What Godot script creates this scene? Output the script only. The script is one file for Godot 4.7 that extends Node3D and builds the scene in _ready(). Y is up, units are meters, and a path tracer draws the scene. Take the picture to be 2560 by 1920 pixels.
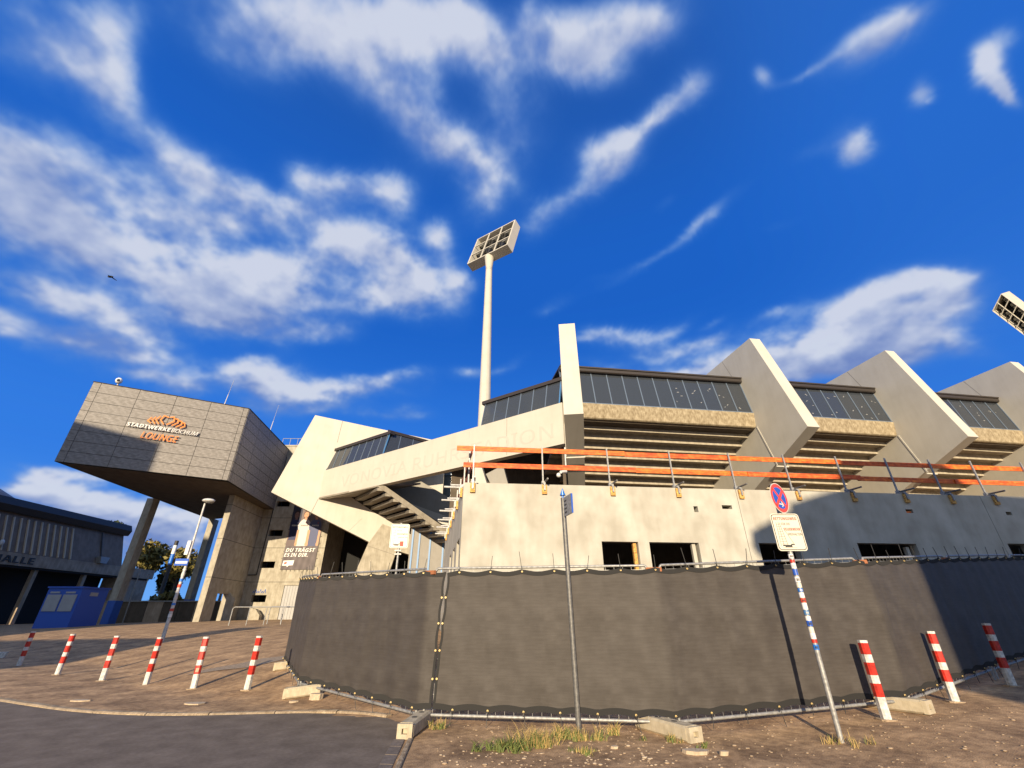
extends Node3D
# A stadium corner under a blue evening sky: concrete stand with fins, lounge on stilts, site fence, bollards.
# Units are metres; W(x, y, d) is a point x to the right, y up and d ahead of the street corner.

var O := Vector3.ZERO
var M := {}
var rng := RandomNumberGenerator.new()
var used := {}
var font_plain: SystemFont
var font_bold: SystemFont


func W(x: float, y: float, d: float) -> Vector3:
	return Vector3(x, y, -d)


# ---------------------------------------------------------------- mesh helpers
func begin() -> SurfaceTool:
	var s := SurfaceTool.new()
	s.begin(Mesh.PRIMITIVE_TRIANGLES)
	return s


func tri(s: SurfaceTool, a: Vector3, b: Vector3, c: Vector3, n: Vector3) -> void:
	var p := [a, b, c]
	if (b - a).cross(c - a).dot(n) > 0.0:
		p = [a, c, b]
	for v in p:
		s.set_normal(n)
		s.add_vertex(v - O)


func quad(s: SurfaceTool, a: Vector3, b: Vector3, c: Vector3, d: Vector3, n: Vector3) -> void:
	tri(s, a, b, c, n)
	tri(s, a, c, d, n)


func boxv(s: SurfaceTool, o: Vector3, ax: Vector3, ay: Vector3, az: Vector3) -> void:
	for k in 3:
		var u: Vector3 = [ax, ay, az][k]
		var v: Vector3 = [ay, az, ax][k]
		var w: Vector3 = [az, ax, ay][k]
		var n := u.cross(v).normalized()
		if n.dot(w) < 0.0:
			n = -n
		quad(s, o + w, o + w + u, o + w + u + v, o + w + v, n)
		quad(s, o, o + u, o + u + v, o + v, -n)


func abox(s: SurfaceTool, x0: float, x1: float, y0: float, y1: float, d0: float, d1: float) -> void:
	boxv(s, W(x0, y0, d0), Vector3(x1 - x0, 0, 0), Vector3(0, y1 - y0, 0), Vector3(0, 0, -(d1 - d0)))


func bar(s: SurfaceTool, a: Vector3, b: Vector3, w: float, h: float, up := Vector3.UP) -> void:
	var t := (b - a).normalized()
	var side := t.cross(up).normalized()
	var u := side.cross(t).normalized()
	boxv(s, a - side * w * 0.5 - u * h * 0.5, b - a, side * w, u * h)


func prism(s: SurfaceTool, pts: Array, e: Vector3) -> void:
	var n := Vector3.ZERO
	for i in pts.size():
		var a: Vector3 = pts[i]
		var b: Vector3 = pts[(i + 1) % pts.size()]
		n += a.cross(b)
	n = Vector3.ZERO
	var c: Vector3 = pts[0]
	for i in range(1, pts.size() - 1):
		n += (pts[i] - c).cross(pts[i + 1] - c)
	n = n.normalized()
	var ux: Vector3 = (pts[1] - c).normalized()
	var uy := n.cross(ux)
	var flat := PackedVector2Array()
	for p in pts:
		flat.append(Vector2((p - c).dot(ux), (p - c).dot(uy)))
	var t := Geometry2D.triangulate_polygon(flat)
	var away := n if n.dot(e) > 0.0 else -n
	for i in range(0, t.size(), 3):
		tri(s, pts[t[i]], pts[t[i + 1]], pts[t[i + 2]], -away)
		tri(s, pts[t[i]] + e, pts[t[i + 1]] + e, pts[t[i + 2]] + e, away)
	for i in pts.size():
		var a: Vector3 = pts[i]
		var b: Vector3 = pts[(i + 1) % pts.size()]
		var m := (b - a).cross(n).normalized()
		quad(s, a, b, b + e, a + e, m)


func smooth_tri(s: SurfaceTool, a: Array, b: Array, c: Array) -> void:
	var g: Vector3 = (b[0] - a[0]).cross(c[0] - a[0])
	var p := [a, b, c]
	if g.dot(a[1] + b[1] + c[1]) > 0.0:
		p = [a, c, b]
	for v in p:
		s.set_normal(v[1])
		s.add_vertex(v[0] - O)


func tube(s: SurfaceTool, a: Vector3, b: Vector3, r: float, n := 10, r2 := -1.0) -> void:
	if r2 < 0.0:
		r2 = r
	var t := (b - a).normalized()
	var u := t.cross(Vector3.UP if absf(t.y) < 0.9 else Vector3.RIGHT).normalized()
	var v := t.cross(u)
	for i in n:
		var f := TAU * i / n
		var g := TAU * (i + 1) / n
		var p := u * cos(f) + v * sin(f)
		var q := u * cos(g) + v * sin(g)
		smooth_tri(s, [a + p * r, p], [a + q * r, q], [b + q * r2, q])
		smooth_tri(s, [a + p * r, p], [b + q * r2, q], [b + p * r2, p])
		tri(s, a, a + p * r, a + q * r, -t)
		tri(s, b, b + p * r2, b + q * r2, t)


func run(s: SurfaceTool, pts: Array, r: float, n := 8) -> void:
	for i in pts.size() - 1:
		tube(s, pts[i], pts[i + 1], r, n)


func ball(s: SurfaceTool, c: Vector3, r: Vector3, n := 12, m := 8, from := -1.0) -> void:
	for j in m:
		for i in n:
			var q := []
			for k in [[0, 0], [1, 0], [1, 1], [0, 1]]:
				var la: float = lerpf(asin(from), PI / 2, float(j + k[1]) / m)
				var lo: float = TAU * (i + k[0]) / n
				var d := Vector3(cos(la) * cos(lo), sin(la), cos(la) * sin(lo))
				q.append([c + d * r, (d / r).normalized()])
			smooth_tri(s, q[0], q[1], q[2])
			smooth_tri(s, q[0], q[2], q[3])


# a box whose long edges are bevelled, from a to b
func bevelled(s: SurfaceTool, a: Vector3, b: Vector3, side: Vector3, up: Vector3, k: float) -> void:
	var hw := side.length()
	var hh := up.length()
	var x := side / hw
	var y := up / hh
	var pts := []
	for q in [[-1, -1, 0], [-1, -1, 1], [1, -1, 1], [1, -1, 0], [1, 1, 0], [1, 1, 1], [-1, 1, 1], [-1, 1, 0]]:
		var dx: float = q[0] * (hw - (k if q[2] == (1 if q[0] * q[1] > 0 else 1) else 0.0))
		var dy: float = q[1] * (hh - (0.0 if q[2] == 1 else k))
		pts.append(a + x * dx + y * dy)
	prism(s, pts, b - a)


func put(called: String, s: SurfaceTool, m: Material, parent: Node, label := "") -> MeshInstance3D:
	var o := MeshInstance3D.new()
	o.name = numbered(called, parent)
	o.mesh = s.commit()
	o.material_override = m
	if label:
		o.set_meta("label", label)
	parent.add_child(o, true)
	return o


func share(called: String, mesh: Mesh, m: Material, parent: Node, at: Transform3D) -> MeshInstance3D:
	var o := MeshInstance3D.new()
	o.name = numbered(called, parent)
	o.mesh = mesh
	o.material_override = m
	o.transform = at
	parent.add_child(o, true)
	return o


func numbered(called: String, parent: Node) -> String:
	var key := str(parent.get_instance_id()) + called
	var n: int = used.get(key, 0)
	used[key] = n + 1
	return called if n == 0 else "%s_%03d" % [called, n]


func thing(called: String, label: String, category: String, at: Vector3, group := "") -> Node3D:
	var o := Node3D.new()
	o.name = numbered(called, self)
	o.position = at
	add_child(o, true)
	tag(o, label, category, group)
	O = at
	return o


func tag(o: Node, label: String, category: String, group := "") -> void:
	o.set_meta("label", label)
	o.set_meta("category", category)
	if group:
		o.set_meta("group", group)


func struct(called: String, s: SurfaceTool, m: Material) -> MeshInstance3D:
	var o := put(called, s, m, self)
	o.set_meta("kind", "structure")
	return o


func copy_of(o: Node3D, called: String, at: Vector3, label: String) -> Node3D:
	var c: Node3D = o.duplicate()
	c.name = numbered(called, self)
	c.position = at
	add_child(c, true)
	c.set_meta("label", label)
	return c


# lettering: cap height h, width w (0 keeps the font's own), lower left corner at
func text(called: String, what: String, at: Vector3, right: Vector3, up: Vector3, h: float, w: float, depth: float, m: Material, parent: Node, bold := true, lean := 0.0) -> MeshInstance3D:
	var t := TextMesh.new()
	t.text = what
	t.font = font_bold if bold else font_plain
	t.font_size = 48
	t.pixel_size = 0.01
	t.depth = 0.1
	t.curve_step = 4.0
	var arrays := t.get_mesh_arrays()
	var v: PackedVector3Array = arrays[Mesh.ARRAY_VERTEX]
	var nn: PackedVector3Array = arrays[Mesh.ARRAY_NORMAL]
	var lo := Vector3(1e9, 1e9, 1e9)
	var hi := -lo
	for p in v:
		lo = lo.min(p)
		hi = hi.max(p)
	var n := right.cross(up).normalized()
	var sy := h / (hi.y - lo.y)
	var sx := sy if w <= 0.0 else (w - lean * h) / (hi.x - lo.x)
	for i in v.size():
		var p := v[i] - lo
		var y := p.y * sy
		v[i] = at + right * (p.x * sx + lean * y) + up * y + n * (p.z / 0.1 * depth) - O
		nn[i] = (right * nn[i].x / sx + up * (nn[i].y / sy - lean * nn[i].x / sx) + n * nn[i].z * 10.0 * depth).normalized() if absf(nn[i].z) < 0.5 else n * signf(nn[i].z)
	arrays[Mesh.ARRAY_VERTEX] = v
	arrays[Mesh.ARRAY_NORMAL] = nn
	arrays[Mesh.ARRAY_TANGENT] = null
	var mesh := ArrayMesh.new()
	mesh.add_surface_from_arrays(Mesh.PRIMITIVE_TRIANGLES, arrays)
	return share(called, mesh, m, parent, Transform3D())


# ---------------------------------------------------------------- materials
func grey_noise(size: int, freq: float, octaves: int, sx: int, sy: int, n_seed: int) -> PackedByteArray:
	var f := FastNoiseLite.new()
	f.noise_type = FastNoiseLite.TYPE_SIMPLEX_SMOOTH
	f.seed = n_seed
	f.frequency = freq
	f.fractal_octaves = octaves
	var im := f.get_seamless_image(size / sx, size / sy)
	im.convert(Image.FORMAT_L8)
	im.resize(size, size, Image.INTERPOLATE_CUBIC)
	return im.get_data()


# a tone between two colours; each layer is [frequency, octaves, weight, squeeze x, squeeze y]; specks above a limit get a third colour
func tones(size: int, layers: Array, a: Color, b: Color, contrast := 1.6, speck := 2.0, c := Color.WHITE) -> ImageTexture:
	var sum := PackedFloat32Array()
	sum.resize(size * size)
	var total := 0.0
	var fine: PackedByteArray
	for k in layers.size():
		var l: Array = layers[k]
		var data := grey_noise(size, l[0], l[1], l[3], l[4], 11 + k * 7 + size)
		var wgt: float = l[2]
		total += wgt
		for i in data.size():
			sum[i] += data[i] * wgt
		fine = data
	var out := PackedByteArray()
	out.resize(size * size * 3)
	for i in size * size:
		var v := clampf((sum[i] / (255.0 * total) - 0.5) * contrast + 0.5, 0.0, 1.0)
		var q := a.lerp(b, v)
		if fine[i] > speck * 255.0:
			q = q.lerp(c, 0.7)
		out[i * 3] = int(q.r * 255.0)
		out[i * 3 + 1] = int(q.g * 255.0)
		out[i * 3 + 2] = int(q.b * 255.0)
	var im := Image.create_from_data(size, size, false, Image.FORMAT_RGB8, out)
	return ImageTexture.create_from_image(im)


func mat(col: Color, rough := 0.8, t: Texture2D = null, per_metre := 0.5, bump := 0.0, metal := 0.0) -> StandardMaterial3D:
	var m := StandardMaterial3D.new()
	m.albedo_color = col.linear_to_srgb()
	m.roughness = rough
	m.metallic = metal
	if t:
		m.albedo_texture = t
		m.uv1_triplanar = true
		m.uv1_world_triplanar = true
		m.uv1_scale = Vector3.ONE * per_metre
		if bump != 0.0:
			m.heightmap_enabled = true
			m.heightmap_texture = t
			m.heightmap_scale = bump
	return m


func G(v: float) -> Color:
	return Color(v, v, v)


func materials() -> void:
	var w := Color(1, 1, 1)
	var t_paint := tones(512, [[0.004, 3, 1.0, 1, 1], [0.02, 3, 0.5, 1, 8], [0.12, 2, 0.5, 1, 1]], Color(0.93, 0.925, 0.915), w, 1.6)
	var t_conc := tones(512, [[0.006, 4, 1.0, 1, 1], [0.03, 3, 0.6, 1, 10], [0.2, 3, 0.5, 1, 1]], Color(0.8, 0.79, 0.77), w, 2.0)
	var t_worn := tones(512, [[0.01, 4, 0.7, 1, 1], [0.05, 3, 0.7, 1, 6], [0.22, 3, 1.0, 1, 1]], Color(0.56, 0.52, 0.46), w, 2.2)
	var t_wall := tones(512, [[0.005, 4, 1.2, 1, 1], [0.012, 3, 0.7, 1, 3], [0.25, 2, 0.35, 1, 1]], Color(0.84, 0.83, 0.81), w, 2.2)
	var t_dirt := tones(1024, [[0.003, 5, 1.0, 1, 1], [0.02, 4, 0.8, 1, 1], [0.16, 3, 0.9, 1, 1]], Color(0.52, 0.475, 0.43), Color(1, 0.97, 0.92), 2.0, 0.84, Color(1, 0.98, 0.93))
	var t_asph := tones(1024, [[0.004, 4, 0.8, 1, 1], [0.03, 3, 0.5, 1, 1], [0.3, 3, 1.0, 1, 1]], Color(0.7, 0.68, 0.66), w, 2.0, 0.9, w)
	var t_net := tones(512, [[0.004, 4, 1.0, 1, 1], [0.05, 3, 0.5, 10, 1], [0.3, 2, 0.9, 1, 1]], Color(0.74, 0.72, 0.7), w, 2.0, 0.9, Color(1, 1, 1))
	var t_panel := tones(512, [[0.01, 3, 0.5, 1, 1], [0.09, 4, 1.0, 14, 1], [0.2, 2, 0.3, 1, 1]], Color(0.66, 0.65, 0.63), w, 2.4)
	var t_wood := tones(512, [[0.02, 3, 0.8, 10, 1], [0.1, 3, 0.7, 12, 1], [0.01, 3, 0.6, 1, 1]], Color(0.68, 0.5, 0.45), w, 2.2)
	var t_metal := tones(256, [[0.02, 3, 1.0, 1, 1], [0.2, 3, 0.7, 1, 1]], Color(0.72, 0.72, 0.72), w, 1.8)
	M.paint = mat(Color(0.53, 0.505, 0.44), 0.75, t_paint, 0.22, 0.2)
	M.paint_shaded = mat(Color(0.3, 0.285, 0.25), 0.8, t_paint, 0.3)  # shaded twin of the cream paint, the darkness put into its colour
	M.worn = mat(Color(0.5, 0.43, 0.3), 0.9, t_worn, 0.5, 0.8)
	M.conc = mat(Color(0.44, 0.405, 0.325), 0.85, t_conc, 0.35, 0.4)
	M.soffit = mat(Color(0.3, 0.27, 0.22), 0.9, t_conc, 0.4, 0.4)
	M.row = mat(Color(0.46, 0.41, 0.32), 0.9, t_conc, 0.5, 0.3)
	M.wall = mat(Color(0.5, 0.48, 0.42), 0.8, t_wall, 0.3, 0.25)
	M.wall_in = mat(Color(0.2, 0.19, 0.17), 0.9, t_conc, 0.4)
	M.groove = mat(G(0.035), 0.9)
	M.groove_soft = mat(Color(0.2, 0.18, 0.15), 0.9)
	M.panel = mat(Color(0.325, 0.302, 0.28), 0.6, t_panel, 0.7, 0.3)
	M.panel_edge = mat(G(0.02), 0.8)
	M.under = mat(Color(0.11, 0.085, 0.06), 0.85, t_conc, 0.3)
	M.roof_edge = mat(Color(0.035, 0.028, 0.024), 0.5)
	M.frame = mat(Color(0.13, 0.17, 0.23), 0.4, null, 1.0, 0.0, 0.2)
	M.frame_blue = mat(Color(0.07, 0.2, 0.42), 0.45)
	M.pane = mat(Color(0.045, 0.053, 0.066), 0.06)
	M.pane.transparency = BaseMaterial3D.TRANSPARENCY_ALPHA
	M.pane.albedo_color.a = 0.82
	M.pane_light = mat(Color(0.16, 0.17, 0.16), 0.2)
	M.flap = mat(Color(0.012, 0.011, 0.011), 0.8)
	M.seat = mat(Color(0.03, 0.1, 0.26), 0.5)
	M.dark = mat(G(0.012), 0.9)  # near black, the shade of unlit interiors put into the colour
	M.ground = mat(Color(0.63, 0.44, 0.26), 0.95, t_dirt, 0.3, 1.2)
	M.road = mat(Color(0.215, 0.172, 0.132), 0.9, t_asph, 0.45, 0.6)
	M.kerb = mat(Color(0.6, 0.48, 0.33), 0.9, t_worn, 1.3, 0.8)
	M.gutter = mat(Color(0.24, 0.2, 0.17), 0.9, t_asph, 1.5, 0.5)
	M.net = mat(Color(0.076, 0.067, 0.06), 0.72, t_net, 1.1, 0.5)
	M.hem = mat(Color(0.008, 0.0075, 0.0075), 0.75)
	M.brass = mat(Color(0.5, 0.37, 0.16), 0.5, null, 1.0, 0.0, 0.3)
	M.tie = mat(G(0.02), 0.6)
	M.galv = mat(Color(0.42, 0.42, 0.41), 0.5, t_metal, 3.0, 0.1, 0.35)
	M.galv_dark = mat(Color(0.2, 0.195, 0.185), 0.5, t_metal, 3.0, 0.1, 0.3)
	M.white_metal = mat(Color(0.72, 0.71, 0.68), 0.45, t_metal, 2.0)
	M.rust = mat(Color(0.32, 0.12, 0.05), 0.8)
	M.block = mat(Color(0.56, 0.49, 0.36), 0.9, t_conc, 2.0, 0.5)
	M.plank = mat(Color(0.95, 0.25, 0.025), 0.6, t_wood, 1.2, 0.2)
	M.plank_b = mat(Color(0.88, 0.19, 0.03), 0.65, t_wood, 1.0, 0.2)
	M.plank_shaded = mat(Color(0.4, 0.1, 0.045), 0.7, t_wood, 1.2, 0.2)  # the orange timber again, darker and redder with shade mixed into the colour
	M.timber = mat(Color(0.8, 0.58, 0.17), 0.8, t_wood, 3.0)
	M.red = mat(Color(0.62, 0.035, 0.02), 0.42, t_metal, 2.5)
	M.white = mat(Color(0.78, 0.77, 0.73), 0.45, t_metal, 2.5)
	M.plain_white = mat(Color(0.7, 0.69, 0.66), 0.5)
	M.plate = mat(Color(0.6, 0.57, 0.48), 0.4)
	M.ink = mat(Color(0.03, 0.028, 0.025), 0.6)
	M.ink_red = mat(Color(0.5, 0.06, 0.03), 0.6)
	M.sign_red = mat(Color(0.75, 0.07, 0.03), 0.35)
	M.sign_blue = mat(Color(0.03, 0.1, 0.45), 0.35)
	M.cap_blue = mat(Color(0.02, 0.16, 0.55), 0.35)
	M.orange = mat(Color(0.9, 0.25, 0.03), 0.4)
	M.orange_side = mat(Color(0.4, 0.05, 0.015), 0.5)
	M.blue_paint = mat(Color(0.03, 0.11, 0.45), 0.6, t_paint, 1.0)
	M.kiosk = mat(Color(0.025, 0.09, 0.42), 0.5)
	M.gate_panel = mat(Color(0.24, 0.225, 0.2), 0.6, t_paint, 0.6)  # pale panels greyed down, the shade under the stand put into the colour
	M.shutter = mat(Color(0.36, 0.36, 0.36), 0.5, t_paint, 0.6)
	M.hall_wall = mat(Color(0.24, 0.18, 0.135), 0.85, t_conc, 0.3)
	M.hall_rib = mat(Color(0.5, 0.4, 0.28), 0.8)
	M.hall_fascia = mat(Color(0.42, 0.33, 0.24), 0.85, t_conc, 0.3)
	M.purple = mat(Color(0.02, 0.018, 0.06), 0.4)
	M.leaf = mat(Color(0.17, 0.14, 0.03), 0.7)
	M.leaf.cull_mode = BaseMaterial3D.CULL_DISABLED
	M.leaf.backlight_enabled = true
	M.leaf.backlight = Color(0.08, 0.09, 0.02)
	M.leaf_dark = mat(Color(0.035, 0.05, 0.016), 0.7)
	M.leaf_dark.cull_mode = BaseMaterial3D.CULL_DISABLED
	M.bark = mat(Color(0.09, 0.065, 0.045), 0.9)
	M.grass = mat(Color(0.1, 0.13, 0.03), 0.7)
	M.grass.cull_mode = BaseMaterial3D.CULL_DISABLED
	M.straw = mat(Color(0.42, 0.3, 0.11), 0.8)
	M.straw.cull_mode = BaseMaterial3D.CULL_DISABLED
	M.stone = mat(Color(0.45, 0.34, 0.23), 0.9, t_conc, 4.0)
	M.stone_light = mat(Color(0.58, 0.47, 0.34), 0.9, t_conc, 4.0)
	M.house = mat(Color(0.5, 0.44, 0.36), 0.9, t_conc, 0.3)
	M.tile = mat(Color(0.22, 0.08, 0.05), 0.8)
	M.bird = mat(G(0.02), 0.8)
	M.lamp_glass = mat(Color(0.3, 0.3, 0.28), 0.15, null, 1.0, 0.0, 0.5)
	M.lamp_back = mat(G(0.03), 0.5)
	M.ghost = mat(Color(0.485, 0.46, 0.405), 0.8, t_paint, 0.22)
	M.car = mat(Color(0.05, 0.12, 0.35), 0.3)


# ---------------------------------------------------------------- sky
var cloud := PackedFloat32Array()
const CW := 1024
const CH := 256


func puff(az: float, el: float, ra: float, rb: float, rot: float, dens: float) -> void:
	var ce := cos(deg_to_rad(el))
	var c := cos(deg_to_rad(rot))
	var s := sin(deg_to_rad(rot))
	var reach := ra * 2.65
	var x0 := int((az - reach / ce + 180.0) / 360.0 * CW)
	var x1 := int((az + reach / ce + 180.0) / 360.0 * CW) + 1
	var y0 := maxi(0, int((90.0 - el - reach) / 90.0 * CH))
	var y1 := mini(CH - 1, int((90.0 - el + reach) / 90.0 * CH) + 1)
	for y in range(y0, y1 + 1):
		for x in range(x0, x1 + 1):
			var dx := ((x + 0.5) / CW * 360.0 - 180.0 - az) * ce
			var dy := 90.0 - (y + 0.5) / CH * 90.0 - el
			var u := (dx * c + dy * s) / ra
			var v := (-dx * s + dy * c) / rb
			var r := u * u + v * v
			if r < 7.0:
				var i := y * CW + posmod(x, CW)
				var d := 0.86 * dens * exp(-0.7 * r)
				cloud[i] = cloud[i] + d * (1.0 - 0.5 * minf(cloud[i], 1.0))


func sky_picture() -> ImageTexture:
	cloud.resize(CW * CH)
	puff(-63.9, 46.5, 3.8, 2.5, 50, 0.70); puff(-58.9, 45.6, 2.1, 1.9, -21, 0.75); puff(-64.0, 42.9, 2.3, 1.8, 70, 0.45)
	puff(-60.8, 49.4, 2.3, 1.4, 88, 0.50); puff(-44.9, 58.6, 5.9, 2.6, 36, 0.75); puff(-34.1, 60.3, 7.6, 2.7, 20, 0.60)
	puff(-22.4, 63.8, 6.2, 2.7, 11, 0.50); puff(-3.1, 63.9, 3.7, 2.4, -14, 0.85); puff(-12.2, 65.8, 4.2, 2.2, 12, 0.55)
	puff(-45.9, 54.0, 3.1, 1.7, 13, 0.35); puff(-28.2, 64.6, 5.3, 1.7, 27, 0.50); puff(-18.4, 57.5, 4.4, 2.7, -30, 0.65)
	puff(-8.8, 54.1, 5.1, 2.5, -24, 0.75); puff(0.4, 56.7, 3.1, 2.8, -1, 0.55); puff(-7.5, 49.6, 2.8, 2.5, -46, 0.60)
	puff(-24.7, 58.3, 3.8, 2.3, -12, 0.45); puff(2.4, 59.4, 3.1, 2.6, -4, 0.40); puff(-13.7, 56.0, 3.4, 2.4, -18, 0.40)
	puff(14.6, 65.2, 3.3, 1.8, -27, 0.90); puff(22.7, 64.9, 4.8, 2.3, -9, 0.75); puff(31.7, 64.0, 3.7, 1.8, -18, 0.65)
	puff(15.2, 62.3, 4.9, 1.8, -22, 0.50); puff(6.4, 67.2, 2.2, 1.6, 52, 0.50); puff(34.4, 62.3, 2.2, 1.4, -40, 0.40)
	puff(-60.1, 36.3, 3.1, 2.3, 10, 0.95); puff(-56.5, 35.2, 4.1, 3.3, -13, 0.75); puff(-55.8, 31.8, 4.2, 2.3, -18, 0.65)
	puff(-52.6, 31.9, 1.8, 1.2, -14, 0.60); puff(-58.5, 32.3, 2.7, 1.9, -86, 0.55); puff(-48.9, 43.3, 5.0, 2.1, 2, 0.95)
	puff(-40.9, 43.0, 4.7, 2.0, -4, 0.80); puff(-47.6, 38.7, 5.2, 2.3, 4, 0.75); puff(-48.3, 35.3, 4.1, 1.8, 8, 0.50)
	puff(-35.1, 44.2, 2.2, 0.9, 6, 0.50); puff(-43.0, 38.9, 3.5, 1.6, 21, 0.50); puff(-28.8, 49.0, 4.1, 1.8, 15, 0.85)
	puff(-32.7, 46.8, 2.2, 1.8, -50, 0.65); puff(-22.3, 48.2, 2.4, 2.4, 16, 0.60); puff(-26.9, 42.4, 4.4, 2.1, -6, 0.80)
	puff(-32.8, 38.3, 6.0, 2.2, 43, 0.75); puff(-21.0, 41.5, 3.6, 2.8, -14, 0.70); puff(-36.5, 35.2, 3.7, 1.9, 37, 0.60)
	puff(-52.5, 26.2, 4.7, 1.3, -2, 0.90); puff(-46.3, 26.2, 3.8, 1.2, -2, 0.70); puff(-50.4, 30.7, 6.0, 2.2, 4, 0.70)
	puff(-42.8, 33.8, 5.8, 2.4, 10, 0.60); puff(-39.6, 31.9, 5.0, 2.0, 19, 0.75); puff(-32.7, 34.2, 6.1, 2.3, 15, 0.65)
	puff(-35.0, 30.8, 4.9, 1.2, 6, 0.60); puff(-42.9, 28.0, 4.5, 1.4, 11, 0.45); puff(-10.0, 40.2, 2.5, 2.4, -21, 0.75)
	puff(-18.0, 38.7, 4.9, 3.1, -8, 0.70); puff(-13.7, 44.9, 2.2, 1.8, -26, 0.80); puff(-27.3, 32.1, 3.0, 1.2, 5, 0.40)
	puff(-22.7, 36.7, 4.3, 2.2, 15, 0.50); puff(-45.8, 23.5, 4.5, 1.6, 2, 0.80); puff(-34.3, 26.8, 2.5, 1.0, 35, 0.65)
	puff(-39.8, 21.8, 2.4, 1.2, 31, 0.70); puff(-43.8, 21.2, 2.5, 0.8, 6, 0.60); puff(-48.4, 23.4, 1.9, 1.0, 9, 0.50)
	puff(-32.0, 24.3, 4.4, 2.0, 2, 0.90); puff(-24.3, 24.6, 6.7, 1.4, 5, 0.85); puff(-17.5, 26.6, 4.2, 1.2, 18, 0.70)
	puff(-26.0, 21.8, 5.5, 1.0, 5, 0.50); puff(-15.6, 22.2, 3.1, 0.7, 6, 0.55); puff(-31.5, 26.3, 2.4, 1.1, 27, 0.60)
	puff(-53.9, 22.8, 1.3, 1.1, 7, 0.60); puff(-52.5, 22.5, 1.7, 0.8, -5, 0.40); puff(16.7, 54.2, 2.7, 1.7, 4, 0.80)
	puff(24.1, 55.2, 3.5, 1.1, 19, 0.75); puff(31.5, 56.2, 2.8, 1.4, 11, 0.65); puff(36.0, 56.7, 1.6, 1.3, -15, 0.50)
	puff(14.3, 51.1, 2.5, 1.6, 25, 0.50); puff(18.9, 52.4, 2.9, 1.4, 12, 0.50); puff(4.5, 47.8, 3.0, 1.7, 24, 0.60)
	puff(8.9, 49.6, 2.7, 1.0, 21, 0.40); puff(26.1, 42.6, 8.8, 0.7, 17, 0.42); puff(33.5, 44.0, 2.4, 1.3, 26, 0.36)
	puff(17.6, 39.9, 3.2, 0.5, 25, 0.30); puff(26.3, 47.6, 1.5, 0.6, 16, 0.30); puff(57.3, 49.6, 2.6, 1.3, -18, 0.70)
	puff(60.5, 49.2, 1.7, 0.6, -11, 0.55); puff(51.0, 51.2, 2.6, 0.4, -17, 0.45); puff(45.8, 53.6, 1.0, 0.8, -67, 0.40)
	puff(57.9, 44.0, 0.8, 0.7, -72, 0.45); puff(58.5, 50.4, 1.6, 0.8, -12, 0.40); puff(51.6, 43.5, 1.8, 1.0, -76, 0.65)
	puff(48.3, 44.8, 1.8, 0.7, -30, 0.42); puff(63.3, 42.6, 1.3, 0.9, 82, 0.75); puff(63.4, 40.1, 1.3, 0.4, -81, 0.75)
	puff(65.6, 43.2, 1.1, 0.8, -51, 0.42); puff(42.3, 39.5, 2.0, 0.7, -14, 0.22); puff(46.2, 26.7, 5.2, 2.4, -5, 0.90)
	puff(40.0, 26.5, 5.2, 2.2, 5, 0.85); puff(49.9, 27.0, 2.1, 1.7, -2, 0.75); puff(40.2, 24.4, 4.9, 1.6, -19, 1.00)
	puff(49.4, 21.6, 2.1, 1.0, -54, 0.50); puff(36.3, 30.4, 2.5, 0.8, 3, 0.55); puff(28.8, 32.6, 1.4, 0.4, 5, 0.42)
	puff(27.0, 26.8, 4.3, 1.4, 9, 0.90); puff(50.1, 28.4, 2.1, 0.5, -23, 0.45); puff(44.3, 24.0, 4.3, 1.8, -8, 0.80)
	puff(44.0, 27.6, 2.3, 1.3, 19, 0.70); puff(14.4, 33.1, 3.7, 1.0, 2, 0.80); puff(21.7, 33.0, 4.2, 1.0, 14, 0.55)
	puff(23.0, 30.3, 5.5, 1.2, -2, 0.60); puff(18.2, 28.3, 5.5, 0.9, -9, 0.65); puff(30.9, 26.5, 6.6, 1.3, 2, 0.90)
	puff(-6.6, 29.3, 2.1, 1.0, 3, 0.55); puff(-1.1, 30.1, 2.8, 0.7, 21, 0.45); puff(28.0, 30.5, 3.0, 1.1, 18, 0.50)
	puff(7.0, 37.3, 2.9, 0.8, 6, 0.35); puff(-48.3, 9.7, 1.9, 0.8, 1, 0.75); puff(-41.6, 9.6, 3.0, 1.0, 1, 1.00)
	puff(-38.0, 7.3, 3.0, 1.1, 4, 0.55); puff(-35.9, 9.2, 1.5, 0.5, 5, 0.50); puff(-46.2, 8.7, 2.3, 0.6, 1, 0.50)
	puff(-36.7, 5.7, 2.2, 0.5, 3, 0.50); puff(-42.7, 8.0, 2.8, 0.8, 6, 0.50); puff(-40.8, 9.4, 4.2, 1.4, 0, 0.95)
	puff(-46.1, 10.1, 3.0, 1.2, 1, 0.80); puff(-37.7, 7.5, 4.7, 1.4, 5, 0.70); puff(-35.7, 6.0, 4.1, 1.1, 3, 0.60)
	puff(-41.7, 6.9, 4.8, 1.6, 4, 0.60); puff(-47.5, 9.1, 2.2, 1.0, 7, 0.70); puff(-34.9, 8.5, 2.7, 1.1, 4, 0.60)
	puff(57.3, 49.6, 2.6, 1.3, -18, 0.50); puff(51.6, 43.5, 1.8, 1.1, -70, 0.40); puff(63.3, 42.6, 1.3, 0.9, 82, 0.40)
	puff(57.9, 44.0, 1.0, 0.8, -84, 0.45); puff(45.8, 53.6, 1.1, 0.9, -68, 0.40); puff(63.6, 40.3, 1.7, 0.6, -83, 0.50)
	var w := 2048
	var h := 1024
	var hh := 512
	var base := Image.create_from_data(CW, CH, false, Image.FORMAT_RF, cloud.to_byte_array())
	base.resize(w, hh, Image.INTERPOLATE_CUBIC)
	var b := base.get_data().to_float32_array()
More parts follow.
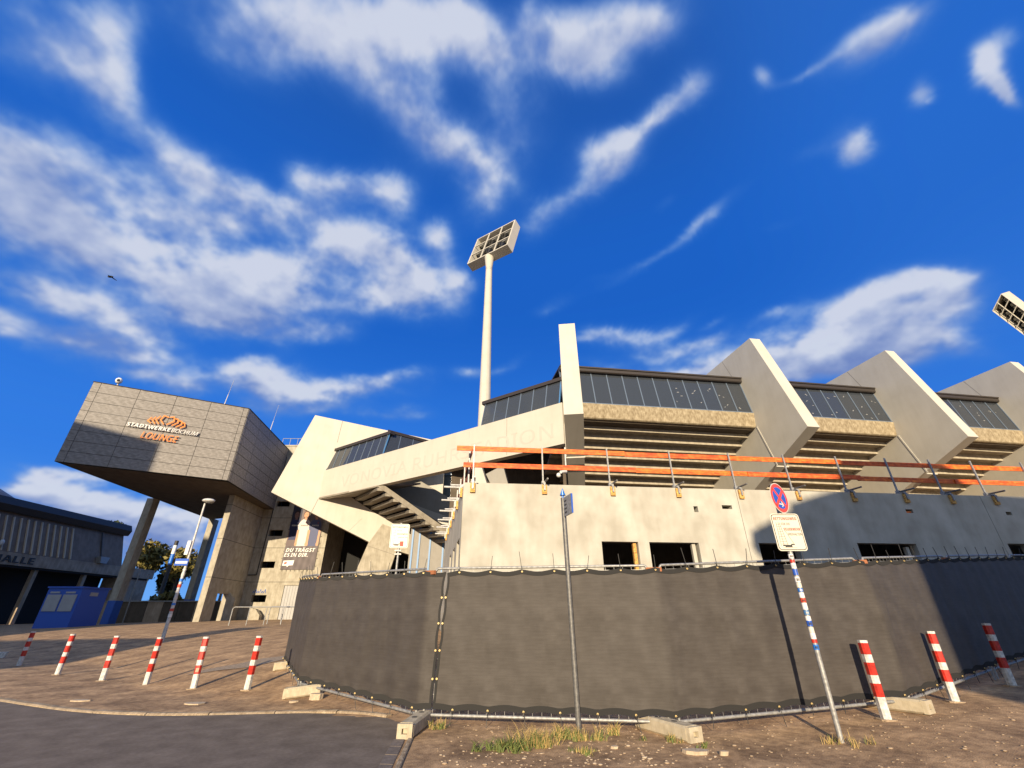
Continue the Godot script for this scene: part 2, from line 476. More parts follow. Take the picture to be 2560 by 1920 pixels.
	var n1 := FastNoiseLite.new()
	n1.seed = 5
	n1.frequency = 2.6
	n1.fractal_octaves = 5
	n1.fractal_gain = 0.55
	var n2 := FastNoiseLite.new()
	n2.seed = 21
	n2.frequency = 1.5
	n2.fractal_octaves = 4
	var out := PackedByteArray()
	out.resize(w * h * 3)
	var top := Color(0.13, 0.34, 0.67)
	var mid := Color(0.11, 0.375, 0.76)
	var low := Color(0.2, 0.48, 0.87)
	var hor := Color(0.42, 0.66, 0.95)
	var lit := Color(0.86, 0.865, 0.9)
	var shade := Color(0.45, 0.53, 0.74)
	var veil := Color(0.42, 0.55, 0.82)
	for y in hh:
		var el := PI / 2 * (1.0 - (y + 0.5) / hh)
		var e := rad_to_deg(el)
		var blue := mid.lerp(top, smoothstep(40.0, 65.0, e))
		blue = blue.lerp(low, smoothstep(38.0, 14.0, e))
		blue = blue.lerp(hor, smoothstep(15.0, 0.0, e))
		var ce := cos(el)
		var se := sin(el)
		var flat := 1.0 / (se + 0.22)
		for x in w:
			var az := TAU * ((x + 0.5) / w - 0.5)      # 0 is straight ahead
			var px := sin(az) * ce * flat
			var pz := cos(az) * ce * flat
			var wx := n2.get_noise_2d(px + 9.0, pz)
			var wy := n2.get_noise_2d(px, pz + 17.0)
			var f := 0.7 * n1.get_noise_2d(px * 1.5, pz * 1.5) + 0.42 * n1.get_noise_2d(px * 4.0 + 30.0, pz * 4.0)
			var sx := posmod(x + int(wx * 18.0 / maxf(ce, 0.3)), w)
			var sy := clampi(y + int(wy * 14.0), 0, hh - 1)
			var v := b[sy * w + sx]
			var up := b[maxi(sy - 11, 0) * w + sx]
			var down := b[mini(sy + 11, hh - 1) * w + sx]
			if absf(az) > 1.25:
				var far := smoothstep(1.25, 1.6, absf(az))
				v = maxf(v, far * clampf(0.15 + 1.3 * n2.get_noise_2d(px * 0.7 + 40.0, pz * 0.7), 0.0, 0.85))
			var core := smoothstep(0.24, 0.98, v * 0.95 + f * (0.05 + 0.8 * minf(v, 0.8)))
			var thin := smoothstep(0.04, 0.8, v + f * 0.35 * minf(v * 2.0, 1.0))
			var q := blue
			if az > 0.5 and e > 12.0:
				q = q.lerp(Color(0.2, 0.45, 0.82), 0.45 * smoothstep(0.5, 1.0, az))
			var behind := cos(az - 3.28) * ce * 0.966 + se * 0.242      # cosine of the angle to the sun
			q = q.lerp(Color(1.0, 0.97, 0.92), 0.75 * smoothstep(0.2, 1.0, behind))
			var t := clampf(0.5 + 0.6 * (down - up) + 0.8 * f + 0.35 * core - 0.22 * maxf(v - 0.75, 0.0), 0.0, 1.0)
			var c := shade.lerp(lit, t)
			c = c.lerp(Color(1.0, 0.96, 0.88), smoothstep(0.1, 0.8, behind))
			q = q.lerp(veil, thin * 0.7)
			q = q.lerp(c, core * 0.86)
			var i := (y * w + (x + w / 2) % w) * 3
			out[i] = int(clampf(q.r, 0, 1) * 255.0)
			out[i + 1] = int(clampf(q.g, 0, 1) * 255.0)
			out[i + 2] = int(clampf(q.b, 0, 1) * 255.0)
	for i in range(w * hh, w * h):
		out[i * 3] = 92
		out[i * 3 + 1] = 84
		out[i * 3 + 2] = 74
	return ImageTexture.create_from_image(Image.create_from_data(w, h, false, Image.FORMAT_RGB8, out))


func lerpv(a: Vector3, b: Vector3, f: float) -> Vector3:
	return a + (b - a) * f


func sm(a: float, b: float, v: float) -> float:
	var t := clampf((v - a) / (b - a), 0.0, 1.0)
	return t * t * (3.0 - 2.0 * t)


# height of the ground: level near the street, rising behind the bollards and gently to the right
func land(x: float, d: float) -> float:
	var q := 0.451 * (x + 5.7) + 0.893 * (d - 11.5) + 0.9 - 2.2 * sm(7.0, 13.0, -x)
	var w := 1.0 - sm(-3.5, 0.5, x)
	var h := 1.2 * (1.0 - exp(-maxf(q, 0.0) / 8.0)) * w * (1.0 - 0.28 * sm(20.0, 45.0, -x))
	var r := 0.93 * (x - 2.6) + 0.38 * (d - 7.6)
	return h + 0.052 * minf(maxf(r, 0.0), 40.0) * sm(0.0, 2.0, r)


func onland(x: float, d: float) -> Vector3:
	return W(x, land(x, d), d)


func _ready() -> void:
	rng.seed = 7
	var cam := Camera3D.new()
	cam.name = "camera"
	cam.fov = 81.97
	cam.far = 2000.0
	cam.near = 0.05
	add_child(cam)
	cam.position = Vector3(0, 1.4, 0)
	cam.rotation_degrees = Vector3(27.73, 0, 0)
	cam.current = true
	var env := Environment.new()
	env.background_mode = Environment.BG_SKY
	var sky := Sky.new()
	var pan := PanoramaSkyMaterial.new()
	pan.panorama = sky_picture()
	sky.sky_material = pan
	env.sky = sky
	env.background_energy_multiplier = 0.7
	env.tonemap_mode = Environment.TONE_MAPPER_LINEAR
	env.tonemap_exposure = 1.5
	env.sdfgi_enabled = true
	env.ssao_enabled = true
	env.ssil_enabled = true
	var we := WorldEnvironment.new()
	we.name = "world_environment"
	we.environment = env
	add_child(we)
	var sun := DirectionalLight3D.new()
	sun.name = "sun"
	sun.light_color = Color(1.0, 0.915, 0.78)
	sun.light_energy = 1.6
	sun.light_angular_distance = 0.5
	sun.shadow_enabled = true
	add_child(sun)
	var az := deg_to_rad(8.0)
	var el := deg_to_rad(14.0)
	sun.look_at_from_position(Vector3.ZERO, Vector3(sin(az) * cos(el), -sin(el), -cos(az) * cos(el)))
	font_plain = SystemFont.new()
	font_plain.font_names = PackedStringArray(["Droid Sans"])
	font_bold = SystemFont.new()
	font_bold.font_names = PackedStringArray(["Droid Sans"])
	font_bold.font_weight = 700
	materials()
	grounds()
	main_stand()
	corner_stand()
	lounge()
	stair_tower()
	sports_hall()
	concrete_shell()
	floodlights()
	street_behind()
	guard_rail()
	fence()
	bollards()
	signs()
	street_lamp()
	left_side()
	ground_detail()
	far_trees()


# ---------------------------------------------------------------- ground
func grounds() -> void:
	O = Vector3.ZERO
	var xs := []
	var ds := []
	var x := -30.0
	while x <= 30.0:
		xs.append(x)
		x += 0.5
	for v in [40.0, 60.0, 90.0, 140.0, 250.0, 500.0, 900.0]:
		xs.append(v)
		xs.push_front(-v)
	var d := -20.0
	while d <= 50.0:
		ds.append(d)
		d += 0.5
	for v in [60.0, 80.0, 120.0, 200.0, 400.0, 900.0]:
		ds.append(v)
	for v in [-40.0, -80.0, -200.0, -900.0]:
		ds.push_front(v)
	var s := begin()
	for i in xs.size() - 1:
		for j in ds.size() - 1:
			var p := []
			for k in [[0, 0], [1, 0], [1, 1], [0, 1]]:
				var px: float = xs[i + k[0]]
				var pd: float = ds[j + k[1]]
				var e := 0.05
				var n := Vector3(-(land(px + e, pd) - land(px - e, pd)) / (2 * e), 1.0, (land(px, pd + e) - land(px, pd - e)) / (2 * e)).normalized()
				p.append([onland(px, pd), n])
			smooth_tri(s, p[0], p[1], p[2])
			smooth_tri(s, p[0], p[2], p[3])
	struct("ground", s, M.ground)
	# the road: everything on the near side of the curved kerb and left of the gutter
	var edge := [[-60.0, 24.5], [-40.0, 21.5], [-28.0, 17.8], [-20.0, 14.6], [-14.0, 12.0], [-11.5, 10.95], [-9.55, 10.02], [-8.5, 9.52], [-7.6, 9.12], [-6.9, 8.88], [-6.3, 8.74], [-5.6, 8.66], [-4.8, 8.7], [-4.1, 8.8], [-3.4, 8.88], [-2.6, 8.8], [-1.95, 8.5], [-1.5, 7.95], [-1.44, 7.0], [-1.32, 5.95], [-1.1, 3.0], [-1.0, -6.0], [-1.0, -60.0]]
	s = begin()
	for i in edge.size() - 1:
		var a: Array = edge[i]
		var b: Array = edge[i + 1]
		quad(s, W(a[0], 0.004, a[1]), W(b[0], 0.004, b[1]), W(minf(b[0], -1.0) - 70.0, 0.004, b[1] - 40.0), W(minf(a[0], -1.0) - 70.0, 0.004, a[1] - 40.0), Vector3.UP)
	struct("road", s, M.road)
	# kerb stones along the curve
	var kerb := Node3D.new()
	kerb.name = "kerb"
	kerb.set_meta("kind", "structure")
	add_child(kerb)
	var line := PackedVector3Array()
	for k in range(2, 17):
		line.append(W(edge[k][0], 0.0, edge[k][1]))
	var curve := Curve3D.new()
	for k in line.size():
		var tan: Vector3 = (line[mini(k + 1, line.size() - 1)] - line[maxi(k - 1, 0)]) * 0.16
		curve.add_point(line[k], -tan, tan)
	var total := curve.get_baked_length()
	var at := 0.0
	while at < total - 0.2:
		s = begin()
		var span := minf(0.985, total - at - 0.015)
		for q in 3:
			var a := curve.sample_baked(at + span * q / 3.0)
			var b := curve.sample_baked(at + span * (q + 1) / 3.0)
			var t := (b - a).normalized()
			var n := t.cross(Vector3.UP)
			if n.z > 0:
				n = -n
			var lift := rng.randf_range(0.026, 0.036)
			var sec := [a + n * 0.13 + Vector3(0, -0.05, 0), a + n * 0.13 + Vector3(0, lift, 0), a + n * 0.03 + Vector3(0, lift, 0), a + Vector3(0, lift - 0.018, 0), a + Vector3(0, -0.05, 0)]
			prism(s, sec, b - a)
		put("kerb_stone", s, M.kerb, kerb)
		at += 1.0
	# gutter slabs along the right edge of the road
	var gut := Node3D.new()
	gut.name = "gutter"
	gut.set_meta("kind", "structure")
	add_child(gut)
	for k in 18:
		var d0 := 7.1 - k * 0.36
		s = begin()
		var xa := -1.44 + (7.1 - d0) * 0.1
		bevelled(s, W(xa, -0.02, d0), W(xa + 0.034, -0.02, d0 - 0.345), Vector3(0.075, 0, 0.0075), Vector3(0, 0.03 + rng.randf() * 0.004, 0), 0.008)
		put("gutter_slab", s, M.gutter, gut)
	s = begin()
	bevelled(s, W(-1.31, -0.03, 7.2), W(-1.12, -0.03, 5.2), Vector3(0.03, 0, 0), Vector3(0, 0.055, 0), 0.01)
	bevelled(s, W(-1.12, -0.03, 5.19), W(-0.95, -0.03, 1.0), Vector3(0.03, 0, 0), Vector3(0, 0.055, 0), 0.01)
	struct("edging_strip", s, M.kerb)


# ---------------------------------------------------------------- main stand, right
var fin := []      # [left foot of the knee, direction along the stand, inward direction, thickness]


# a point on a fin's left face: r inward from the knee
func fp(k: int, r: float, y: float, off := 0.0) -> Vector3:
	var f: Array = fin[k]
	return f[0] + f[2] * r + f[1] * off + Vector3(0, y, 0)


func main_stand() -> void:
	fin = [
		[W(2.92, 0, 22.82), W(0.9916, 0, -0.13), W(0.13, 0, 0.9916), 1.1],
		[W(17.67, 0, 24.56), W(0.989, 0, 0.148), W(-0.148, 0, 0.989), 0.82],
		[W(28.79, 0, 26.22), W(0.989, 0, 0.148), W(-0.148, 0, 0.989), 0.78],
		[W(40.0, 0, 27.9), W(0.989, 0, 0.148), W(-0.148, 0, 0.989), 0.8],
	]
	var t := thing("stadium_stand", "long cream concrete grandstand with sharp angled fins behind the orange rails", "grandstand", W(20, 0, 28))
	for k in 4:
		var f: Array = fin[k]
		var s := begin()
		var prof := [[0.0, 11.45], [2.45, 19.35], [10.0, 19.55], [22.0, 19.0], [22.0, 4.0], [14.0, 6.1], [9.2, 7.95]]
		var pts := []
		for p in prof:
			pts.append(fp(k, p[0], p[1]))
		prism(s, pts, f[1] * f[3])
		var b := put("fin", s, M.paint, t)
		s = begin()
		# open joint near the top and a raised seam low on the fin
		for side in [-0.004, f[3] - 0.02]:
			bar(s, fp(k, 5.95, 19.42, side + 0.012), fp(k, 5.0, 16.95, side + 0.012), 0.03, 0.024, f[1])
		put("joint", s, M.groove_soft, b)
		s = begin()
		boxv(s, fp(k, 4.17, 13.08, -0.03), fp(k, 3.3, 10.06) - fp(k, 4.17, 13.08), f[1] * 0.03, f[2] * -0.1)
		boxv(s, fp(k, 3.3, 10.06, -0.03), f[1] * (f[3] + 0.06), f[2] * 0.05, Vector3(0, -0.08, 0))
		put("seam_rib", s, M.paint, b)
	for k in 3:
		bay(t, k)
	# the back of the stand, in the dark under the seats
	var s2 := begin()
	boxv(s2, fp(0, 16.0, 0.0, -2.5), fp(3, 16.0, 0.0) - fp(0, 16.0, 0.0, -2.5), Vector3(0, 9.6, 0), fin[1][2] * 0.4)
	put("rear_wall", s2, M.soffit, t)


func bay(t: Node3D, k: int) -> void:
	var w: float = fin[k][3]
	var l := fp(k, 0, 0, w)
	var r := fp(k + 1, 0, 0)
	var along := (r - l).normalized()
	var span := (r - l).length()
	var inn: Vector3 = fin[1][2]
	var q := func(u: float, ins: float, y: float) -> Vector3:
		return l + along * u + inn * ins + Vector3(0, y, 0)
	var e := along * span
	var gap := 0.004
	var at: Vector3 = q.call(gap, 0, 0)
	var sweep := func(s: SurfaceTool, sec: Array) -> void:
		var pts := []
		for p in sec:
			pts.append(at + inn * p[0] + Vector3(0, p[1], 0))
		prism(s, pts, along * (span - 2 * gap))
	var s := begin()
	sweep.call(s, [[4.05, 14.1], [4.2, 13.12], [4.28, 13.06], [4.7, 13.06], [4.7, 14.1]])
	put("parapet", s, M.worn, t)
	# stepped underside of the seating
	for i in 11:
		s = begin()
		var rr := 5.25 + 0.872 * i
		var y := 12.72 - 0.365 * i
		sweep.call(s, [[rr, y + 0.45], [rr + 0.02, y], [rr + 0.16, y - 0.015], [rr + 0.2, y + 0.09], [rr + 0.88, y + 0.07], [rr + 0.88, y + 0.2], [rr + 0.2, y + 0.45]])
		put("seating_step", s, M.row, t)
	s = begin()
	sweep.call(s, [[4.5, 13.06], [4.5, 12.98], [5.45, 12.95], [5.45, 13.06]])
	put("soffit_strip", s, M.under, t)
	for lamp in [[0.12, 2, 0.85], [0.66, 2, 0.85], [0.5, 4, 0.35]]:
		s = begin()
		var rr: float = 5.25 + 0.872 * lamp[1]
		var y: float = 12.72 - 0.365 * lamp[1]
		var a: Vector3 = q.call(span * lamp[0], rr + 0.3, y - 0.1)
		boxv(s, a, along * lamp[2], inn * 0.16, Vector3(0, 0.1, 0))
		put("strip_lamp", s, M.white_metal, t)
	# glazed screen leaning inward between parapet and roof
	var n := roundi(span / 1.12)
	var step := span / n
	var lean := Vector3(0, 2.6, 0) + inn * 0.5
	for i in n:
		s = begin()
		var a: Vector3 = q.call(step * i + 0.035, 4.13, 14.12)
		boxv(s, a, along * (step - 0.07), lean, inn * 0.012)
		var p := put("pane", s, M.pane, t)
		if k > 0 or i >= 7 or i == 0:
			for m in rng.randi_range(1, 4):
				s = begin()
				var f := rng.randf_range(0.1, 0.8)
				var c: Vector3 = a + along * (step * rng.randf_range(0.1, 0.75)) + lean * f - inn * 0.006
				var tilt := rng.randf_range(-0.9, 0.9)
				var ux := along * cos(tilt) + lean.normalized() * sin(tilt)
				var uy := lean.normalized() * cos(tilt) - along * sin(tilt)
				boxv(s, c, ux * rng.randf_range(0.09, 0.19), uy * rng.randf_range(0.04, 0.08), inn * 0.003)
				put("sticker", s, M.galv, p)
	for i in n + 1:
		s = begin()
		var u := clampf(step * i, 0.04, span - 0.04)
		boxv(s, q.call(u - 0.035, 4.09, 14.1), along * 0.07, lean, inn * 0.09)
		put("mullion", s, M.frame, t)
	s = begin()
	boxv(s, q.call(0.004, 4.08, 14.1), along * (span - 0.008), Vector3(0, 0.07, 0), inn * 0.14)
	put("sill_rail", s, M.frame, t)
	for f in [0.22, 0.36]:
		s = begin()
		boxv(s, q.call(0.006, 4.2 + 0.5 * f, 14.1 + 2.6 * f), along * (span - 0.012), Vector3(0, 0.045, 0), inn * 0.04)
		put("transom", s, M.frame, t)
	# seat backs behind the glass
	s = begin()
	var u2 := 0.4
	while u2 < span - 0.3:
		var c: Vector3 = q.call(u2, 4.75, 14.2)
		ball(s, c, Vector3(0.21, 0.34, 0.05), 8, 4, 0.0)
		u2 += 0.5
	put("seat_backs", s, M.seat, t).set_meta("kind", "stuff")
	# roof with its dark edge
	s = begin()
	sweep.call(s, [[4.42, 16.72], [4.36, 16.78], [4.36, 16.98], [4.5, 17.0], [4.9, 17.0], [4.9, 16.72]])
	put("roof_edge", s, M.roof_edge, t)
	s = begin()
	sweep.call(s, [[4.3, 17.004], [4.28, 17.1], [24.0, 18.4], [24.0, 18.2]])
	put("roof", s, M.roof_edge, t)


# ---------------------------------------------------------------- corner stand with the long beam
func corner_stand() -> void:
	var t := thing("corner_stand", "cream concrete corner stand with faded ghost lettering on its long sloping beam", "grandstand", W(-10, 0, 38))
	var inw := W(0.982, 0, 0.19)
	var back := W(-0.19, 0, 0.982)
	var k0 := W(-22.01, 0, 40.35)
	var f := func(s: float, y: float, off := 0.0) -> Vector3:
		return k0 + inw * s + back * off + Vector3(0, y, 0)
	var face := func(prof: Array, off: float, thick: float) -> SurfaceTool:
		var s := begin()
		var pts := []
		for p in prof:
			pts.append(f.call(p[0], p[1], off))
		prism(s, pts, back * thick)
		return s
	var fin0 := put("fin", face.call([[0.0, 11.45], [2.27, 19.3], [9.1, 18.25], [15.5, 17.3], [15.5, 8.2], [14.3, 7.62], [14.26, 6.02], [9.2, 7.38]], 0.0, 0.9), M.paint, t)
	var j := begin()
	bar(j, f.call(4.97, 18.86, -0.002), f.call(4.86, 16.6, -0.002), 0.035, 0.02, back)
	bar(j, f.call(4.15, 11.0, -0.002), f.call(3.72, 9.5, -0.002), 0.035, 0.02, back)
	bar(j, f.call(3.72, 9.5, -0.002), f.call(2.95, 10.15, -0.002), 0.012, 0.02, back)
	bar(j, f.call(7.3, 8.24, -0.002), f.call(8.3, 9.4, -0.002), 0.012, 0.02, back)
	put("joint", j, M.groove_soft, fin0)
	put("raking_beam", face.call([[9.24, 7.36], [14.28, 6.0], [14.32, 7.63], [10.2, 8.98]], -0.012, 0.9), M.conc, t)
	put("support_column", face.call([[9.2, 7.372], [11.75, 6.69], [10.35, 0.9], [7.3, 0.9]], -0.03, 1.1), M.conc, t)
	j = begin()
	bar(j, f.call(9.1, 7.05, -0.035), f.call(11.65, 6.3, -0.035), 0.03, 0.02, back)
	bar(j, f.call(9.6, 6.0, -0.035), f.call(10.2, 4.2, -0.035), 0.015, 0.02, back)
	bar(j, f.call(10.2, 4.2, -0.035), f.call(9.9, 2.4, -0.035), 0.015, 0.02, back)
	put("crack", j, M.groove_soft, t)
	# second, lower rib with its own raking top, nearer the shell
	# beam
	var a := W(-17.9, 0, 41.15)
	var bt := W(0.8238, 0, -0.567)
	var bn := W(0.567, 0, 0.8238)      # inward, away from the street
	var q := func(s: float, y: float, off := 0.0) -> Vector3:
		return a + bt * s + bn * off + Vector3(0, y, 0)
	var s := begin()
	prism(s, [q.call(0.0, 11.03), q.call(0.0, 13.7), q.call(12.8, 13.85), q.call(25.75, 13.98), q.call(25.75, 11.1)], bn * 0.55)
	var beam := put("lettered_beam", s, M.paint, t)
	s = begin()
	boxv(s, q.call(21.27, 11.2, -0.006), bt * 0.025, Vector3(0, 2.7, 0), bn * 0.012)
	put("joint", s, M.groove_soft, beam)
	text("ghost_lettering", "VONOVIA RUHRSTADION", q.call(3.0, 11.65, -0.003), bt, Vector3.UP, 1.0, 22.0, 0.006, M.ghost, beam, false)
	# stains along the beam
	s = begin()
	for i in 26:
		var u := rng.randf_range(1.0, 25.0)
		var y := rng.randf_range(11.3, 13.2)
		boxv(s, q.call(u, y, -0.002), bt * rng.randf_range(0.02, 0.05), Vector3(0, rng.randf_range(0.1, 0.5), 0), bn * 0.01)
	put("stain", s, M.ghost, beam)
	# two glazed screens standing on the beam and their returns
	screen(t, q.call(0.1, 13.72, 0.1), q.call(8.1, 13.82, 0.1), bn, 1.95, 8, true)
	screen(t, q.call(8.1, 13.82, 0.1), W(-7.3, 13.82, 40.0), W(0.2, 0, 0.98), 2.15, 4, false)
	screen(t, q.call(18.9, 13.94, 0.1), q.call(25.5, 13.98, 0.1), bn, 1.9, 6, true)
	# stepped underside between the fin and the second rib
	for i in 10:
		var g := i / 8.0
		var le: Vector3 = f.call(7.4 + 6.1 * g, 11.2 - 3.2 * g, -0.01)
		var ri := W(-11.15 + 5.5 * g, 10.8 - 3.5 * g, 36.45 + 0.6 * g)
		var inward := (f.call(8.16, 0) - f.call(7.4, 0)) as Vector3
		s = begin()
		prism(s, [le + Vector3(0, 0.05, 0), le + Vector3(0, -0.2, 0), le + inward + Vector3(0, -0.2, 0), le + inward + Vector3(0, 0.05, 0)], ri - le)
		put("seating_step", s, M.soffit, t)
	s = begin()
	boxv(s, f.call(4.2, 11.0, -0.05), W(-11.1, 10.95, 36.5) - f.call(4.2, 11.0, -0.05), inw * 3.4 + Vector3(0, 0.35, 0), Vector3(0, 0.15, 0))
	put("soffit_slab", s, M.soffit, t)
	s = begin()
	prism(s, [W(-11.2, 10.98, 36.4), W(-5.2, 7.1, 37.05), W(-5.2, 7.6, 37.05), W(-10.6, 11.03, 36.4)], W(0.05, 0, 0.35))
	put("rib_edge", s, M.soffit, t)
	# next stand's end wall toned for shade, cream lower edge, blue glazing beyond
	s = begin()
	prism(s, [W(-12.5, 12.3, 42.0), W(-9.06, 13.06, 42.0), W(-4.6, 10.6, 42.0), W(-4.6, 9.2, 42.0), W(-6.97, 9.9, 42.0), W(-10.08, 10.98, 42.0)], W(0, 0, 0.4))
	put("end_wall", s, M.paint_shaded, t)
	s = begin()
	prism(s, [W(-10.1, 10.97, 41.9), W(-6.97, 9.89, 41.9), W(-4.6, 9.19, 41.9), W(-4.6, 8.6, 41.9), W(-6.4, 8.9, 41.9)], W(0, 0, 0.4))
	put("lower_edge", s, M.paint, t)
	s = begin()
	abox(s, -13.0, 3.0, 9.4, 17.5, 46.0, 46.2)
	put("dark_glazing", s, M.pane_light, t)
	for x in [-11.0, -8.2, -6.1, -4.0, -1.8, 0.4]:
		s = begin()
		abox(s, x, x + (0.42 if x == -8.2 else 0.16), 9.4, 17.5, 45.8, 45.99)
		put("glazing_post", s, M.frame_blue, t)
	for y in [11.9, 14.6]:
		s = begin()
		abox(s, -13.0, 3.0, y, y + 0.12, 45.7, 45.795)
		put("glazing_rail", s, M.frame, t)
	# pale panels with blue posts under the stand
	s = begin()
	abox(s, -8.9, -4.0, 0.8, 8.3, 40.6, 40.75)
	put("gate_panel", s, M.gate_panel, t)
	for x in [-8.75, -8.15, -7.2, -6.05, -4.9]:
		s = begin()
		abox(s, x, x + 0.14, 0.8, 8.3, 40.5, 40.595)
		put("gate_post", s, M.frame_blue, t)
	# near-black walls standing in for unlit depth, a slanting pale pier and the rear floor slab
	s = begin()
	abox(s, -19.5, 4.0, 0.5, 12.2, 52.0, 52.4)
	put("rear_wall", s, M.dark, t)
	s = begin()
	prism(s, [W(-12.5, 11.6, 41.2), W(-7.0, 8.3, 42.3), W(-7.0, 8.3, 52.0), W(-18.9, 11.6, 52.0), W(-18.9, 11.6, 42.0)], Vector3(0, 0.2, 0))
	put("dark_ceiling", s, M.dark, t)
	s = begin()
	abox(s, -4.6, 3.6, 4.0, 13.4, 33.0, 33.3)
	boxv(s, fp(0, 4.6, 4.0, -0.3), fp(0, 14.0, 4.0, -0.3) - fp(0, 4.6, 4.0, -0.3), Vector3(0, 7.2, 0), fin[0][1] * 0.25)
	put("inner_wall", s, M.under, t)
	s = begin()
	prism(s, [W(-2.35, 8.0, 27.0), W(-2.35, 9.65, 27.0), W(-1.95, 9.85, 27.0), W(-1.35, 8.0, 27.0)], W(0.1, 0, 0.6))
	put("pier", s, M.paint, t)
	s = begin()
	prism(s, [W(-1.7, 9.6, 28.2), W(-0.9, 8.0, 28.2), W(0.0, 8.0, 28.2), W(-0.6, 10.2, 28.2)], W(0.1, 0, 0.4))
	put("inner_pier", s, M.paint_shaded, t)


func screen(t: Node3D, a: Vector3, b: Vector3, inn: Vector3, high: float, n: int, roof: bool) -> void:
	var along := (b - a) / n
	var dir := along.normalized()
	var lean := Vector3(0, high, 0) + inn * (high * 0.22)
	for i in n:
		var s := begin()
		boxv(s, a + along * i + dir * 0.03, along - dir * 0.06, lean, inn * 0.012)
		put("pane", s, M.pane, t)
	for i in n + 1:
		var s := begin()
		boxv(s, a + along * i - dir * 0.035 - inn * 0.03, dir * 0.07, lean, inn * 0.08)
		put("mullion", s, M.frame if i < n else M.frame_blue, t)
	for f in [0.02, 0.24, 0.36]:
		var s := begin()
		boxv(s, a + lean * f + inn * 0.03, b - a, Vector3(0, 0.045, 0), inn * 0.03)
		put("transom", s, M.frame, t)
	var s := begin()
	var e := 0.25 if roof else 0.0
	boxv(s, a + lean - inn * 0.14 - dir * e, (b - a) + dir * e * 2.0, Vector3(0, 0.26, 0), inn * 0.5)
	put("roof_edge", s, M.roof_edge, t)
	s = begin()
	boxv(s, a + lean + inn * 0.36, b - a, Vector3(0, 0.2, 0), inn * 6.0 + Vector3(0, 0.5, 0))
	put("roof", s, M.roof_edge, t)


